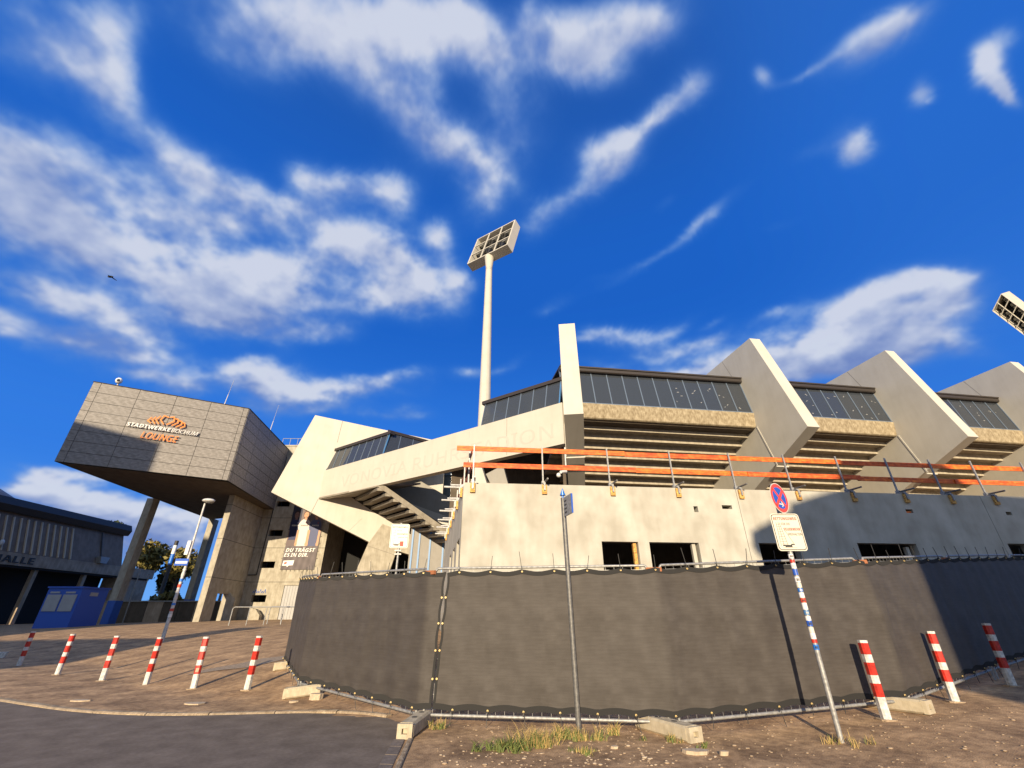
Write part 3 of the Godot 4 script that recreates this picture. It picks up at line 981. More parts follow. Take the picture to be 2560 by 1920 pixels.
# ---------------------------------------------------------------- lounge on stilts
func lounge() -> void:
	var lo := 11.37
	var hi := 17.89
	var fl := W(-33.26, 0, 31.04)
	var fr := W(-23.63, 0, 36.19)
	var br := W(-25.2, 0, 48.5)
	var bl := W(-35.05, 0, 52.6)
	var t := thing("lounge_building", "brown panelled lounge block raised on tall legs with an orange company logo", "building", W(-29, 0, 42))
	var ft := (fr - fl).normalized()
	var fnrm := ft.cross(Vector3.UP)          # towards the street
	if fnrm.z < 0:
		fnrm = -fnrm
	var st := (br - fr).normalized()
	var snrm := st.cross(Vector3.UP)
	if snrm.x < 0:
		snrm = -snrm
	var s := begin()
	prism(s, [fl + Vector3(0, lo, 0), fr + Vector3(0, lo, 0), br + Vector3(0, lo, 0), bl + Vector3(0, lo, 0)], Vector3(0, hi - lo, 0))
	put("core", s, M.panel_edge, t)
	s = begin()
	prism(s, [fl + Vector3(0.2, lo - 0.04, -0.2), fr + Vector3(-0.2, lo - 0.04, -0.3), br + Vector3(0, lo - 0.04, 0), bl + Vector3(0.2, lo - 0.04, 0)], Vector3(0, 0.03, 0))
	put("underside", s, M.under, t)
	var rows := [11.37, 12.2, 13.02, 13.85, 14.65, 15.46, 16.25, 17.06, 17.89]
	var cols := [0.0, 0.5, 3.03, 5.55, 8.03, 10.53, 10.92]
	for i in cols.size() - 1:
		for k in 8:
			s = begin()
			boxv(s, fl + ft * (cols[i] + 0.02) + Vector3(0, rows[k] + 0.02, 0) + fnrm * 0.004, ft * (cols[i + 1] - cols[i] - 0.03), Vector3(0, rows[k + 1] - rows[k] - 0.028, 0), fnrm * (0.035 + rng.randf() * 0.006))
			put("facade_panel", s, M.panel, t)
	var side := [0.0, 0.4, 2.9, 5.4, 7.9, 10.4, 12.4]
	for i in side.size() - 1:
		for k in 8:
			s = begin()
			boxv(s, fr + st * (side[i] + 0.02) + Vector3(0, rows[k] + 0.02, 0) + snrm * 0.004, st * (side[i + 1] - side[i] - 0.04), Vector3(0, rows[k + 1] - rows[k] - 0.04, 0), snrm * (0.035 + rng.randf() * 0.006))
			put("facade_panel", s, M.panel, t)
	s = begin()
	for e in [[fl, fr], [fr, br], [br, bl], [bl, fl]]:
		var a: Vector3 = e[0]
		var b: Vector3 = e[1]
		bar(s, a + Vector3(0, hi + 0.03, 0), b + Vector3(0, hi + 0.03, 0), 0.16, 0.05)
	put("roof_trim", s, M.panel_edge, t)
	# company lettering standing off the front
	var on := func(u: float, y: float) -> Vector3:
		return fl + ft * u + Vector3(0, y, 0) + fnrm * 0.16
	text("lettering", "STADTWERKE", on.call(3.12, 14.71), ft, Vector3.UP, 0.31, 2.9, 0.07, M.plain_white, t, true, 0.18)
	text("lettering", "BOCHUM", on.call(6.06, 14.71), ft, Vector3.UP, 0.31, 1.84, 0.07, M.plain_white, t, false, 0.18)
	text("lettering", "LOUNGE", on.call(4.27, 13.9), ft, Vector3.UP, 0.52, 2.45, 0.07, M.orange, t, false, 0.18)
	for stroke in [[[4.49, 15.67], [4.32, 15.36], [4.57, 15.21]], [[4.74, 15.74], [4.58, 15.47], [4.84, 15.21]], [[5.01, 15.88], [4.81, 15.53], [5.09, 15.24]], [[5.57, 15.89], [5.25, 15.99], [5.1, 15.59], [5.4, 15.27]],
			[[5.68, 15.92], [5.92, 16.01], [6.02, 15.64], [5.61, 15.27]], [[6.04, 15.86], [6.24, 15.85], [6.3, 15.57], [5.98, 15.26]], [[6.33, 15.74], [6.52, 15.72], [6.58, 15.46], [6.28, 15.2]], [[6.59, 15.63], [6.75, 15.6], [6.83, 15.34], [6.58, 15.16]]]:
		s = begin()
		for k in stroke.size() - 1:
			var a: Vector3 = on.call(stroke[k][0], stroke[k][1])
			var b: Vector3 = on.call(stroke[k + 1][0], stroke[k + 1][1])
			var e := (b - a).normalized() * 0.025
			bar(s, a - e + fnrm * 0.035, b + e + fnrm * 0.035, 0.08, 0.07 + 0.004 * k, fnrm)
		put("logo_chevron", s, M.orange, t)
	# legs
	s = begin()
	bevelled(s, W(-34.46, 2.6, 42.8), W(-34.46, lo, 42.8), Vector3(0.34, 0, 0), Vector3(0, 0, 0.42), 0.03)
	var leg := put("leg", s, M.conc, t)
	s = begin()
	bevelled(s, W(-34.46, 0.3, 42.8), W(-34.46, 2.6, 42.8), Vector3(0.346, 0, 0), Vector3(0, 0, 0.426), 0.03)
	put("painted_base", s, M.blue_paint, leg)
	s = begin()
	bevelled(s, W(-34.75, 3.0, 53.0), W(-34.75, lo, 53.0), Vector3(0.32, 0, 0), Vector3(0, 0, 0.45), 0.03)
	leg = put("leg", s, M.conc, t)
	s = begin()
	bevelled(s, W(-34.75, 0.3, 53.0), W(-34.75, 3.0, 53.0), Vector3(0.326, 0, 0), Vector3(0, 0, 0.456), 0.03)
	put("painted_base", s, M.blue_paint, leg)
	# tall slab leg with a doorway, reaching back to the stair tower
	var f0 := W(-26.13, 0, 41.0)
	var dir := W(-0.058, 0, 0.998)
	var nx := W(0.998, 0, 0.058)
	wall_open(t, "slab_leg", f0 + Vector3(0, 0.6, 0), dir, nx * 0.5, 6.3, lo - 0.6, [[1.7, 3.6, 0.0, 2.6]], M.conc)
	for y in [4.35, 7.5, 10.45]:
		s = begin()
		boxv(s, f0 + nx * 0.5 + Vector3(0, y, 0), dir * 6.3, Vector3(0, 0.035, 0), nx * 0.006)
		boxv(s, f0 - dir * 0.006 + Vector3(0, y, 0), nx * 0.5, Vector3(0, 0.035, 0), dir * 0.006)
		put("joint", s, M.groove, t)
	s = begin()
	prism(s, [f0 + nx * 0.5 + dir * 3.62 + Vector3(0, 0.7, 0), f0 + nx * 1.15 + dir * 3.62 + Vector3(0, 0.7, 0), f0 + nx * 1.15 + dir * 3.62 + Vector3(0, 2.75, 0), f0 + nx * 0.5 + dir * 3.62 + Vector3(0, 3.3, 0)], dir * 0.25)
	put("door_wing", s, M.conc, t)
	# things on the roof
	var c := thing("security_camera", "round white camera on the roof edge of the panelled lounge block", "camera", on.call(1.43, hi + 0.05))
	var p: Vector3 = on.call(1.43, hi + 0.05) - fnrm * 0.3
	s = begin()
	tube(s, p, p + Vector3(0, 0.3, 0), 0.05)
	put("mount", s, M.white_metal, c)
	s = begin()
	ball(s, p + Vector3(0, 0.45, 0) + fnrm * 0.1, Vector3(0.24, 0.26, 0.24), 14, 10)
	var hd := put("housing", s, M.plain_white, c)
	s = begin()
	ball(s, p + Vector3(0, 0.42, 0) + fnrm * 0.28, Vector3(0.12, 0.12, 0.1), 10, 8)
	put("lens", s, M.ink, hd)
	for r in [[W(-25.26, hi, 35.2), W(-25.12, 20.3, 35.2), "thin pale lightning rod at the front of the lounge roof"], [W(-24.5, hi, 41.8), W(-24.3, 20.9, 41.8), "thin pale lightning rod on the side edge of the lounge roof"]]:
		var o := thing("lightning_rod", r[2], "rod", r[0], "rods on the lounge roof")
		s = begin()
		tube(s, r[0], lerpv(r[0], r[1], 0.4), 0.035, 6, 0.03)
		put("base_tube", s, M.white_metal, o)
		s = begin()
		tube(s, lerpv(r[0], r[1], 0.4), r[1], 0.02, 6, 0.012)
		put("tip", s, M.galv, o)


# a wall with openings [u0, u1, y0, y1]; thick is a vector through the wall
func wall_open(parent: Node, called: String, o: Vector3, dir: Vector3, thick: Vector3, length: float, high: float, holes: Array, m: Material) -> MeshInstance3D:
	var us := [0.0, length]
	var ys := [0.0, high]
	for h in holes:
		for k in 2:
			if not us.has(h[k]):
				us.append(h[k])
			if not ys.has(h[k + 2]):
				ys.append(h[k + 2])
	us.sort()
	ys.sort()
	var inside := func(u: float, y: float) -> bool:
		if u < 0.0 or u > length or y < 0.0 or y > high:
			return true
		for h in holes:
			if u > h[0] and u < h[1] and y > h[2] and y < h[3]:
				return true
		return false
	var s := begin()
	var n := thick.normalized()
	for i in us.size() - 1:
		for j in ys.size() - 1:
			var u0: float = us[i]
			var u1: float = us[i + 1]
			var y0: float = ys[j]
			var y1: float = ys[j + 1]
			var cu := (u0 + u1) / 2
			var cy := (y0 + y1) / 2
			if inside.call(cu, cy):
				continue
			var a := o + dir * u0 + Vector3(0, y0, 0)
			var b := o + dir * u1 + Vector3(0, y0, 0)
			var c := o + dir * u1 + Vector3(0, y1, 0)
			var d := o + dir * u0 + Vector3(0, y1, 0)
			quad(s, a, b, c, d, -n)
			quad(s, a + thick, b + thick, c + thick, d + thick, n)
			if inside.call(u0 - 0.001, cy):
				quad(s, a, d, d + thick, a + thick, -dir)
			if inside.call(u1 + 0.001, cy):
				quad(s, b, c, c + thick, b + thick, dir)
			if inside.call(cu, y0 - 0.001):
				quad(s, a, b, b + thick, a + thick, Vector3.DOWN)
			if inside.call(cu, y1 + 0.001):
				quad(s, d, c, c + thick, d + thick, Vector3.UP)
	return put(called, s, m, parent)


# ---------------------------------------------------------------- stair tower with the banner
func stair_tower() -> void:
	var t := thing("stair_tower", "tall concrete stair tower with four small dark windows and a hanging banner", "building", W(-22.5, 0, 50))
	var wd := 47.2
	var wins := [[11.63, 12.2], [8.66, 9.27], [5.63, 6.24], [2.6, 3.22]]
	var holes := []
	var xs := [-24.86, -24.92, -24.97, -25.06]
	for i in 4:
		holes.append([xs[i] + 26.0, xs[i] + 27.4, wins[i][0], wins[i][1]])
	holes.append([3.85, 5.5, 0.3, 4.07])
	wall_open(t, "front_wall", W(-26.0, 0, wd), Vector3(1, 0, 0), W(0, 0, 0.35), 7.1, 18.3, holes, M.conc)
	var s := begin()
	abox(s, -26.0, -25.65, 0, 18.3, wd + 0.352, wd + 11)
	abox(s, -19.25, -18.9, 0, 18.3, wd + 0.352, wd + 11)
	put("side_wall", s, M.conc, t)
	s = begin()
	abox(s, -25.6, -19.3, 17.6, 17.9, wd + 0.4, wd + 11)
	abox(s, -26.0, -18.9, 18.302, 18.45, wd - 0.06, wd + 0.4)
	put("roof", s, M.conc, t)
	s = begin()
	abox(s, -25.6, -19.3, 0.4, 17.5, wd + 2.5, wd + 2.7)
	put("inner_wall", s, M.dark, t)  # black sheet behind the windows, the stairwell's darkness painted on
	for y in [4.35, 7.5, 10.45, 13.6]:
		s = begin()
		abox(s, -26.0, -18.9, y, y + 0.035, wd - 0.005, wd + 0.01)
		put("joint", s, M.groove, t)
	s = begin()
	run(s, [W(-24.97, 17.0, wd - 0.06), W(-25.1, 5.0, wd - 0.06), W(-25.95, 5.0, wd - 0.06)], 0.045, 6)
	put("cable_duct", s, M.groove, t)
	s = begin()
	for i in 6:
		run(s, [W(-25.1 + i * 0.22, 3.42, wd - 0.01), W(-25.0 + i * 0.22, 3.42 + 0.3 * (1 if i % 2 else 0.5), wd - 0.01), W(-24.9 + i * 0.22, 3.38, wd - 0.01)], 0.025, 5)
	put("graffiti", s, M.blue_paint, t)
	for i in 6:
		s = begin()
		abox(s, -22.14 + i * 0.274, -22.14 + i * 0.274 + 0.255, 0.5, 4.05, wd + 0.1, wd + 0.15)
		put("shutter_board", s, M.shutter, t)
	s = begin()
	prism(s, [W(-24.4, 0.9, 46.2), W(-23.4, 0.9, 46.2), W(-23.4, 1.5, 46.2), W(-23.9, 2.0, 46.2), W(-24.4, 2.1, 46.2)], W(0, 0, 0.5))
	put("ramp_wing", s, M.conc, t)
	for i in 9:
		s = begin()
		tube(s, W(-26 + i * 0.85, 18.44, wd + 0.2), W(-26 + i * 0.85, 19.3, wd + 0.2), 0.025, 6)
		put("railing_post", s, M.galv, t)
	s = begin()
	tube(s, W(-26, 19.3, wd + 0.2), W(-19, 19.3, wd + 0.2), 0.03, 6)
	put("railing_bar", s, M.galv, t)
	banner(wd)


func fill_oval(im: Image, cx: float, cy: float, rx: float, ry: float, c: Color) -> void:
	for y in range(maxi(0, int(cy - ry)), mini(im.get_height(), int(cy + ry) + 1)):
		var k := 1.0 - pow((y - cy) / ry, 2.0)
		if k > 0.0:
			var hw := rx * sqrt(k)
			var x0 := clampi(int(cx - hw), 0, im.get_width())
			var x1 := clampi(int(cx + hw), 0, im.get_width())
			im.fill_rect(Rect2i(x0, y, x1 - x0, 1), c)


func banner(wd: float) -> void:
	var x0 := -22.9
	var x1 := -19.55
	var y0 := 5.48
	var y1 := 11.8
	var t := thing("banner", "grey banner with three football players in shirts and a two line slogan on the tower", "banner", W(-21.2, 5.4, wd))
	var im := Image.create(168, 316, false, Image.FORMAT_RGB8)
	im.fill(Color(0.5, 0.45, 0.44))
	im.fill_rect(Rect2i(0, 0, 52, 176), Color(0.16, 0.17, 0.26))  # left field darker: shade from the lounge block drawn into the print
	im.fill_rect(Rect2i(52, 0, 50, 206), Color(0.46, 0.4, 0.39))
	im.fill_rect(Rect2i(0, 176, 52, 30), Color(0.42, 0.36, 0.36))
	for k in 3:
		var cx: float = [27.0, 76.0, 132.0][k]
		var cy: float = [52.0, 52.0, 50.0][k]
		var skin: Color = [Color(0.55, 0.42, 0.38), Color(0.82, 0.6, 0.45), Color(0.85, 0.63, 0.48)][k]
		var shirt: Color = [Color(0.1, 0.14, 0.34), Color(0.88, 0.84, 0.82), Color(0.33, 0.36, 0.5)][k]
		var hair: Color = [Color(0.2, 0.13, 0.1), Color(0.35, 0.2, 0.1), Color(0.4, 0.25, 0.12)][k]
		var low: int = [176, 206, 206][k]
		fill_oval(im, cx, cy - 4, 14, 20, hair)
		fill_oval(im, cx, cy + 1, 12, 17, skin)
		if k == 1:
			fill_oval(im, cx, cy + 13, 10, 8, hair)
			fill_oval(im, cx, cy + 9, 7, 4, skin)
		for e in [-4, 4]:
			im.fill_rect(Rect2i(int(cx) + e - 2, int(cy) - 2, 3, 2), Color(0.12, 0.08, 0.07))
		im.fill_rect(Rect2i(int(cx) - 3, int(cy) + 9, 7, 2), Color(0.5, 0.25, 0.2))
		im.fill_rect(Rect2i(int(cx) - 6, int(cy) + 14, 12, 12), skin)
		fill_oval(im, cx, 108, 31, 36, shirt)
		im.fill_rect(Rect2i(int(cx) - 27, 100, 54, low - 100), shirt)
		im.fill_rect(Rect2i(int(cx) - 7, 73, 14, 4), skin.darkened(0.1))
		for side in [-1, 1]:
			im.fill_rect(Rect2i(int(cx) + side * 27 - 5, 128, 10, low - 136), skin)
			fill_oval(im, cx + side * 26, low - 10, 7, 9, skin)
			im.fill_rect(Rect2i(int(cx) + side * 21, 96, 1, low - 100), shirt.darkened(0.25))
		fill_oval(im, cx + 12, 92, 3, 3, Color(0.75, 0.3, 0.3) if k else Color(0.7, 0.7, 0.75))
	im.fill_rect(Rect2i(0, 206, 168, 110), Color(0.38, 0.34, 0.345))
	for y in range(206, 316):
		for x in range(0, 168):
			var v := 0.03 * sin(x * 0.21 + y * 0.03) + 0.02 * sin(x * 0.07 - y * 0.13)
			im.set_pixel(x, y, Color(0.38 + v, 0.34 + v, 0.345 + v))
	var m := StandardMaterial3D.new()
	m.albedo_texture = ImageTexture.create_from_image(im)
	m.roughness = 0.6
	m.albedo_color = Color(0.9, 0.9, 0.9)
	var z := -wd + 0.06
	var s := begin()
	var grid := 14
	for i in grid:
		for j in 20:
			var q := []
			for k in [[0, 0], [0, 1], [1, 1], [1, 0]]:
				var u := float(i + k[0]) / grid
				var v := float(j + k[1]) / 20
				var edge := 0.02 * absf(sin(v * 40.0)) if (u == 0.0 or u == 1.0) else 0.0
				q.append([Vector3(lerpf(x0, x1, u) + edge * (1 if u == 0.0 else -1), lerpf(y0, y1, v), z + 0.02 + 0.015 * sin(u * 9.0 + v * 5.0) * sin(v * 11.0)), Vector2(u, 1.0 - v)])
			for k in [0, 1, 2, 0, 2, 3]:
				s.set_normal(Vector3(0, 0, 1))
				s.set_uv(q[k][1])
				s.add_vertex(q[k][0] - O)
	put("sheet", s, m, t)
	var r := Vector3.RIGHT
	text("slogan", "DU TRÄGST", Vector3(-22.72, 7.12, z + 0.045), r, Vector3.UP, 0.46, 2.95, 0.012, M.plain_white, t, true, 0.2)
	text("slogan", "ES IN DIR.", Vector3(-22.8, 6.66, z + 0.045), r, Vector3.UP, 0.36, 2.45, 0.012, M.plain_white, t, true, 0.2)
	for k in 3:
		text("shirt_print", "VONOVIA", Vector3([-22.68, -21.75, -20.62][k], 9.62, z + 0.045), r, Vector3.UP, 0.14, 0.72, 0.006, [M.plain_white, M.galv_dark, M.plain_white][k], t)
	s = begin()
	prism(s, [Vector3(-22.72, 6.3, z + 0.05), Vector3(-21.66, 6.34, z + 0.05), Vector3(-21.7, 5.88, z + 0.05), Vector3(-22.1, 5.86, z + 0.05), Vector3(-22.25, 5.7, z + 0.05), Vector3(-22.32, 5.85, z + 0.05), Vector3(-22.76, 5.84, z + 0.05)], Vector3(0, 0, 0.01))
	var bub := put("speech_label", s, M.plain_white, t)
	s = begin()
	for a in [0.0, PI / 4]:
		boxv(s, Vector3(-22.48, 6.08, z + 0.0605) - Vector3(cos(a), sin(a), 0) * 0.13 - Vector3(-sin(a), cos(a), 0) * 0.07, Vector3(cos(a), sin(a), 0) * 0.26, Vector3(-sin(a), cos(a), 0) * 0.14, Vector3(0, 0, 0.004 + a * 0.002))
	put("red_mark", s, M.ink_red, bub)
	for i in 8:
		for side in 2:
			s = begin()
			var y := y0 + 0.3 + i * 0.7
			bar(s, Vector3(x0 if side == 0 else x1, y, z + 0.02), Vector3(x0 - 0.14 if side == 0 else x1 + 0.14, y + 0.05, z - 0.03), 0.02, 0.02)
			put("lashing", s, M.tie, t)
	for i in 8:
		s = begin()
		var x := x0 + 0.2 + i * 0.42
		bar(s, Vector3(x, y0, z + 0.02), Vector3(x, y0 - 0.16, z - 0.03), 0.02, 0.02, Vector3.RIGHT)
		put("lashing", s, M.tie, t)


# ---------------------------------------------------------------- sports hall at the far left
func sports_hall() -> void:
	var t := thing("sports_hall", "low dark sports hall with vertical ribs above a concrete fascia lettered HALLE", "building", W(-52, 0, 52))
	var s := begin()
	boxv(s, W(-49.6, 5.9, 36.0), W(0, 0, 30.5), Vector3(0, 1.12, 0), W(-1.4, 0, 0))
	put("fascia", s, M.hall_fascia, t)
	s = begin()
	prism(s, [W(-49.7, 7.03, 36.0), W(-51.0, 10.9, 36.0), W(-56.0, 10.9, 36.0), W(-56.0, 7.03, 36.0)], W(0, 0, 24.6))
	put("upper_wall", s, M.hall_wall, t)
	for i in 22:
		s = begin()
		var d := 53.0 - i * 0.76
		boxv(s, W(-49.69, 7.05, d), W(-1.12, 3.3, 0), W(0, 0, 0.13), W(0.13, 0.05, 0))
		put("rib", s, M.hall_rib, t)
	s = begin()
	prism(s, [W(-50.6, 10.75, 36.0), W(-50.3, 11.35, 36.0), W(-50.6, 12.05, 36.0), W(-58.0, 12.4, 36.0), W(-58.0, 10.95, 36.0)], W(0, 0, 24.9))
	put("roof_edge", s, M.roof_edge, t)
	s = begin()
	ball(s, W(-64.0, 9.0, 48.0), Vector3(10.0, 6.6, 10.0), 28, 10, 0.0)
	put("dome_roof", s, M.purple, t)
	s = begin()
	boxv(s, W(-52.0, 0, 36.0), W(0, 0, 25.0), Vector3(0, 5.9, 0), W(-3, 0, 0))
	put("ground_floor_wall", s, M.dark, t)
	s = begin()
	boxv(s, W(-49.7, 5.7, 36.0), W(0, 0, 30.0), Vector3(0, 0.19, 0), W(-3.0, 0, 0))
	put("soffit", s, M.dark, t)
	s = begin()
	boxv(s, W(-49.8, 0.3, 61.0), W(0, 0, 5.0), Vector3(0, 5.5, 0), W(-2.0, 0, 0))
	put("end_wall", s, M.hall_fascia, t)
	for d in [38.0, 44.0, 50.0, 56.0]:
		s = begin()
		abox(s, -50.3, -49.9, 0.3, 5.69, d, d + 0.4)
		put("column", s, M.hall_fascia, t)
	text("lettering", "HALLE", W(-49.6, 6.12, 45.0), W(0, 0, 1), Vector3.UP, 0.62, 4.15, 0.06, M.ink, t)
	s = begin()
	run(s, [W(-50.7, 10.6, 57.0), W(-49.9, 7.6, 57.3)], 0.07, 6)
	put("downpipe", s, M.ink, t)
	s = begin()
	prism(s, [W(-49.8, 7.05, 57.6), W(-49.8, 7.05, 56.7), W(-49.8, 7.75, 56.5), W(-49.8, 7.75, 57.8)], W(0.6, 0, 0))
	put("rain_hopper", s, M.galv, t)
	s = begin()
	ball(s, W(-49.6, 7.75, 45.2), Vector3(0.2, 0.3, 0.2))
	put("wall_light", s, M.white_metal, t)


# ---------------------------------------------------------------- the unfinished concrete building
var wall_o := Vector3.ZERO
var wall_t := Vector3.ZERO
var wall_i := Vector3.ZERO


func concrete_shell() -> void:
	wall_o = W(-1.36, -0.3, 12.5)
	wall_t = W(cos(deg_to_rad(5.5)), 0, sin(deg_to_rad(5.5)))
	wall_i = W(-sin(deg_to_rad(5.5)), 0, cos(deg_to_rad(5.5)))
	var t := thing("concrete_building", "unfinished pale concrete building with empty window openings behind the dark fence", "building", W(7, 0, 16))
	var th := wall_i * 0.25
	var top := 5.09
	wall_open(t, "wall_panel", wall_o, wall_t, th, 8.125, top, [[3.86, 4.9, 1.6, 3.54], [5.22, 6.66, 1.6, 3.54], [6.71, 6.84, 4.39, 4.56], [7.59, 7.9, 4.5, 4.61]], M.wall)
	wall_open(t, "wall_panel", wall_o + wall_t * 8.14, wall_t, th, 8.115, top, [[0.31, 1.52, 1.6, 3.56], [3.36, 5.24, 1.6, 3.6], [5.35, 5.58, 4.5, 4.61]], M.wall)
	wall_open(t, "wall_panel", wall_o + wall_t * 16.27, wall_t, th, 8.1, top, [[0.14, 0.86, 1.6, 3.65], [0.62, 0.82, 4.5, 4.6], [3.2, 5.0, 1.6, 3.6]], M.wall)
	var sd := (W(-3.4, -0.3, 23.5) - wall_o).normalized()
	var sn := W(0.984, 0, 0.18)
	wall_open(t, "side_wall", wall_o + sd * 0.27, sd, sn * 0.25, 10.6, top, [[0.55, 1.6, 1.4, 3.7], [2.5, 3.4, 1.4, 3.7], [4.3, 5.2, 1.4, 3.7]], M.wall)
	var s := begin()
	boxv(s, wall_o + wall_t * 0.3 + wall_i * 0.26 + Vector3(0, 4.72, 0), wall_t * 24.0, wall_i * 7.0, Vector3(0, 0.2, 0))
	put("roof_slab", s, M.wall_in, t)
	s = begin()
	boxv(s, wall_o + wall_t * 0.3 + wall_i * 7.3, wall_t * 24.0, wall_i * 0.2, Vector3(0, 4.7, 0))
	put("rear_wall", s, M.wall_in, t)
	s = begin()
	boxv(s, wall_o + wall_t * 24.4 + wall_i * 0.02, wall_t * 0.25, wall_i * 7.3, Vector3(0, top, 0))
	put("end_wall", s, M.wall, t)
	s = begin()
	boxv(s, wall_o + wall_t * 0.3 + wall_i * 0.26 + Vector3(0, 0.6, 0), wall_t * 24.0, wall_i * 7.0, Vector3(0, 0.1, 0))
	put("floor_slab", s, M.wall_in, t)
	# formwork left in the openings
	for f in [[4.78, 0.09], [6.5, 0.1], [13.1, 0.1]]:
		s = begin()
		boxv(s, wall_o + wall_t * f[0] + wall_i * 0.1 + Vector3(0, 1.62, 0), wall_t * f[1], wall_i * 0.1, Vector3(0, 1.9, 0))
		put("reveal_board", s, M.timber if f[0] < 5 else M.wall, t)
	s = begin()
	boxv(s, wall_o + wall_t * 13.5 + wall_i * 0.05 + Vector3(0, 4.5, 0), wall_t * 0.2, wall_i * 0.1, Vector3(0, 0.06, 0))
	put("slot_board", s, M.plank, t)
	s = begin()
	boxv(s, wall_o + sd * 0.9 + sn * 0.1 + Vector3(0, 1.5, 0), sd * 0.12, sn * 0.1, Vector3(0, 2.1, 0))
	put("formwork_prop", s, M.timber, t)


# ---------------------------------------------------------------- guard rails on top of the walls
func guard_post(t: Node3D, base: Vector3, along: Vector3, inw: Vector3, pale: bool) -> void:
	var s := begin()
	var c := base + inw * 0.06
	boxv(s, c - along * 0.02 - inw * 0.02, along * 0.04, inw * 0.04, Vector3(0, 1.2, 0))
	var p := put("post", s, M.white_metal if pale else M.galv, t)
	s = begin()
	boxv(s, c - along * 0.035 - inw * 0.23, along * 0.07, inw * 0.4, Vector3(0, 0.05, 0))
	boxv(s, c - along * 0.025 - inw * 0.27, along * 0.05, inw * 0.04, Vector3(0, -0.2, 0))
	boxv(s, c - along * 0.045 - inw * 0.05, along * 0.09, inw * 0.09, Vector3(0, 0.13, 0))
	put("clamp", s, M.white_metal if pale else M.galv, p)
	s = begin()
	tube(s, c + along * 0.05 + Vector3(0, 0.09, 0), c + along * 0.05 - inw * 0.52 + Vector3(0, 0.075, 0), 0.026, 8)
	tube(s, c - inw * 0.18 - along * 0.07 + Vector3(0, 0.02, 0), c - inw * 0.18 + along * 0.09 + Vector3(0, -0.02, 0), 0.012, 6)
	put("spindle", s, M.white_metal if pale else M.galv_dark, p)
	s = begin()
	boxv(s, c - along * 0.07 - inw * 0.228 + Vector3(0, -0.29, 0), along * 0.14, inw * 0.06, Vector3(0, 0.26, 0))
	put("timber_pad", s, M.timber, p)


func guard_rail() -> void:
	var top := Vector3(0, 5.094, 0)
	var t := thing("guard_rail", "orange timber guard rail clamped along the front wall top of the unfinished building", "guard rail", W(7, 4.8, 13.2))
	var us := [0.24, 2.3, 4.32, 6.31, 8.26, 10.09, 11.9, 13.64, 15.2, 16.72, 18.6, 20.6, 22.6]
	for u in us:
		guard_post(t, wall_o + wall_t * u + wall_i * 0.1 + top, wall_t, wall_i, u < 1.0)
	var runs := [[-0.28, 4.9, 1.17, 0.0, 0], [4.88, 8.4, 1.15, 0.035, 1], [8.3, 12.1, 1.12, 0.0, 0], [12.0, 15.4, 1.1, 0.035, 1], [15.3, 19.2, 1.07, 0.0, 0], [19.1, 23.2, 1.06, 0.035, 1], [-0.06, 5.2, 0.66, 0.0, 1], [5.1, 8.9, 0.645, 0.035, 0], [8.8, 12.6, 0.62, 0.0, 1], [12.5, 16.0, 0.59, 0.035, 0], [15.9, 19.6, 0.57, 0.0, 1], [19.5, 23.3, 0.56, 0.035, 0]]
	for r in runs:
		var s := begin()
		var a: Vector3 = wall_o + wall_t * r[0] + wall_i * (0.21 + r[3]) + top + Vector3(0, r[2] - 0.075, 0)
		var b: Vector3 = wall_o + wall_t * r[1] + wall_i * (0.21 + r[3]) + top + Vector3(0, r[2] - 0.085, 0)
		bevelled(s, a, b, wall_i * 0.015, Vector3(0, 0.075, 0), 0.004)
		put("plank", s, M.plank if r[4] == 0 else M.plank_b, t)
	var t2 := thing("guard_rail", "shade toned timber guard rail with pale brackets running back along the side wall top", "guard rail", W(-2.3, 4.8, 17.5))
	var sd := (W(-3.4, 0, 23.5) - W(-1.36, 0, 12.5)).normalized()
	var sn := W(0.984, 0, 0.18)
	for u in [0.6, 2.3, 4.0, 5.7, 7.4, 9.1]:
		guard_post(t2, wall_o + sd * u + sn * 0.1 + top, sd, sn, true)
		var s := begin()
		tube(s, wall_o + sd * u + top + sn * 0.4, wall_o + sd * u + top - sn * 0.55, 0.03, 8)
		put("bracket_tube", s, M.white_metal, t2)
	for y in [1.0, 0.52]:
		for k in 3:
			var s := begin()
			bevelled(s, wall_o + sd * (0.15 + k * 3.4) + sn * (0.2 + 0.033 * (k % 2)) + top + Vector3(0, y, 0), wall_o + sd * (3.6 + k * 3.4) + sn * (0.2 + 0.033 * (k % 2)) + top + Vector3(0, y + 0.02, 0), sn * 0.015, Vector3(0, 0.075, 0), 0.004)
			put("plank", s, M.plank_shaded, t2)


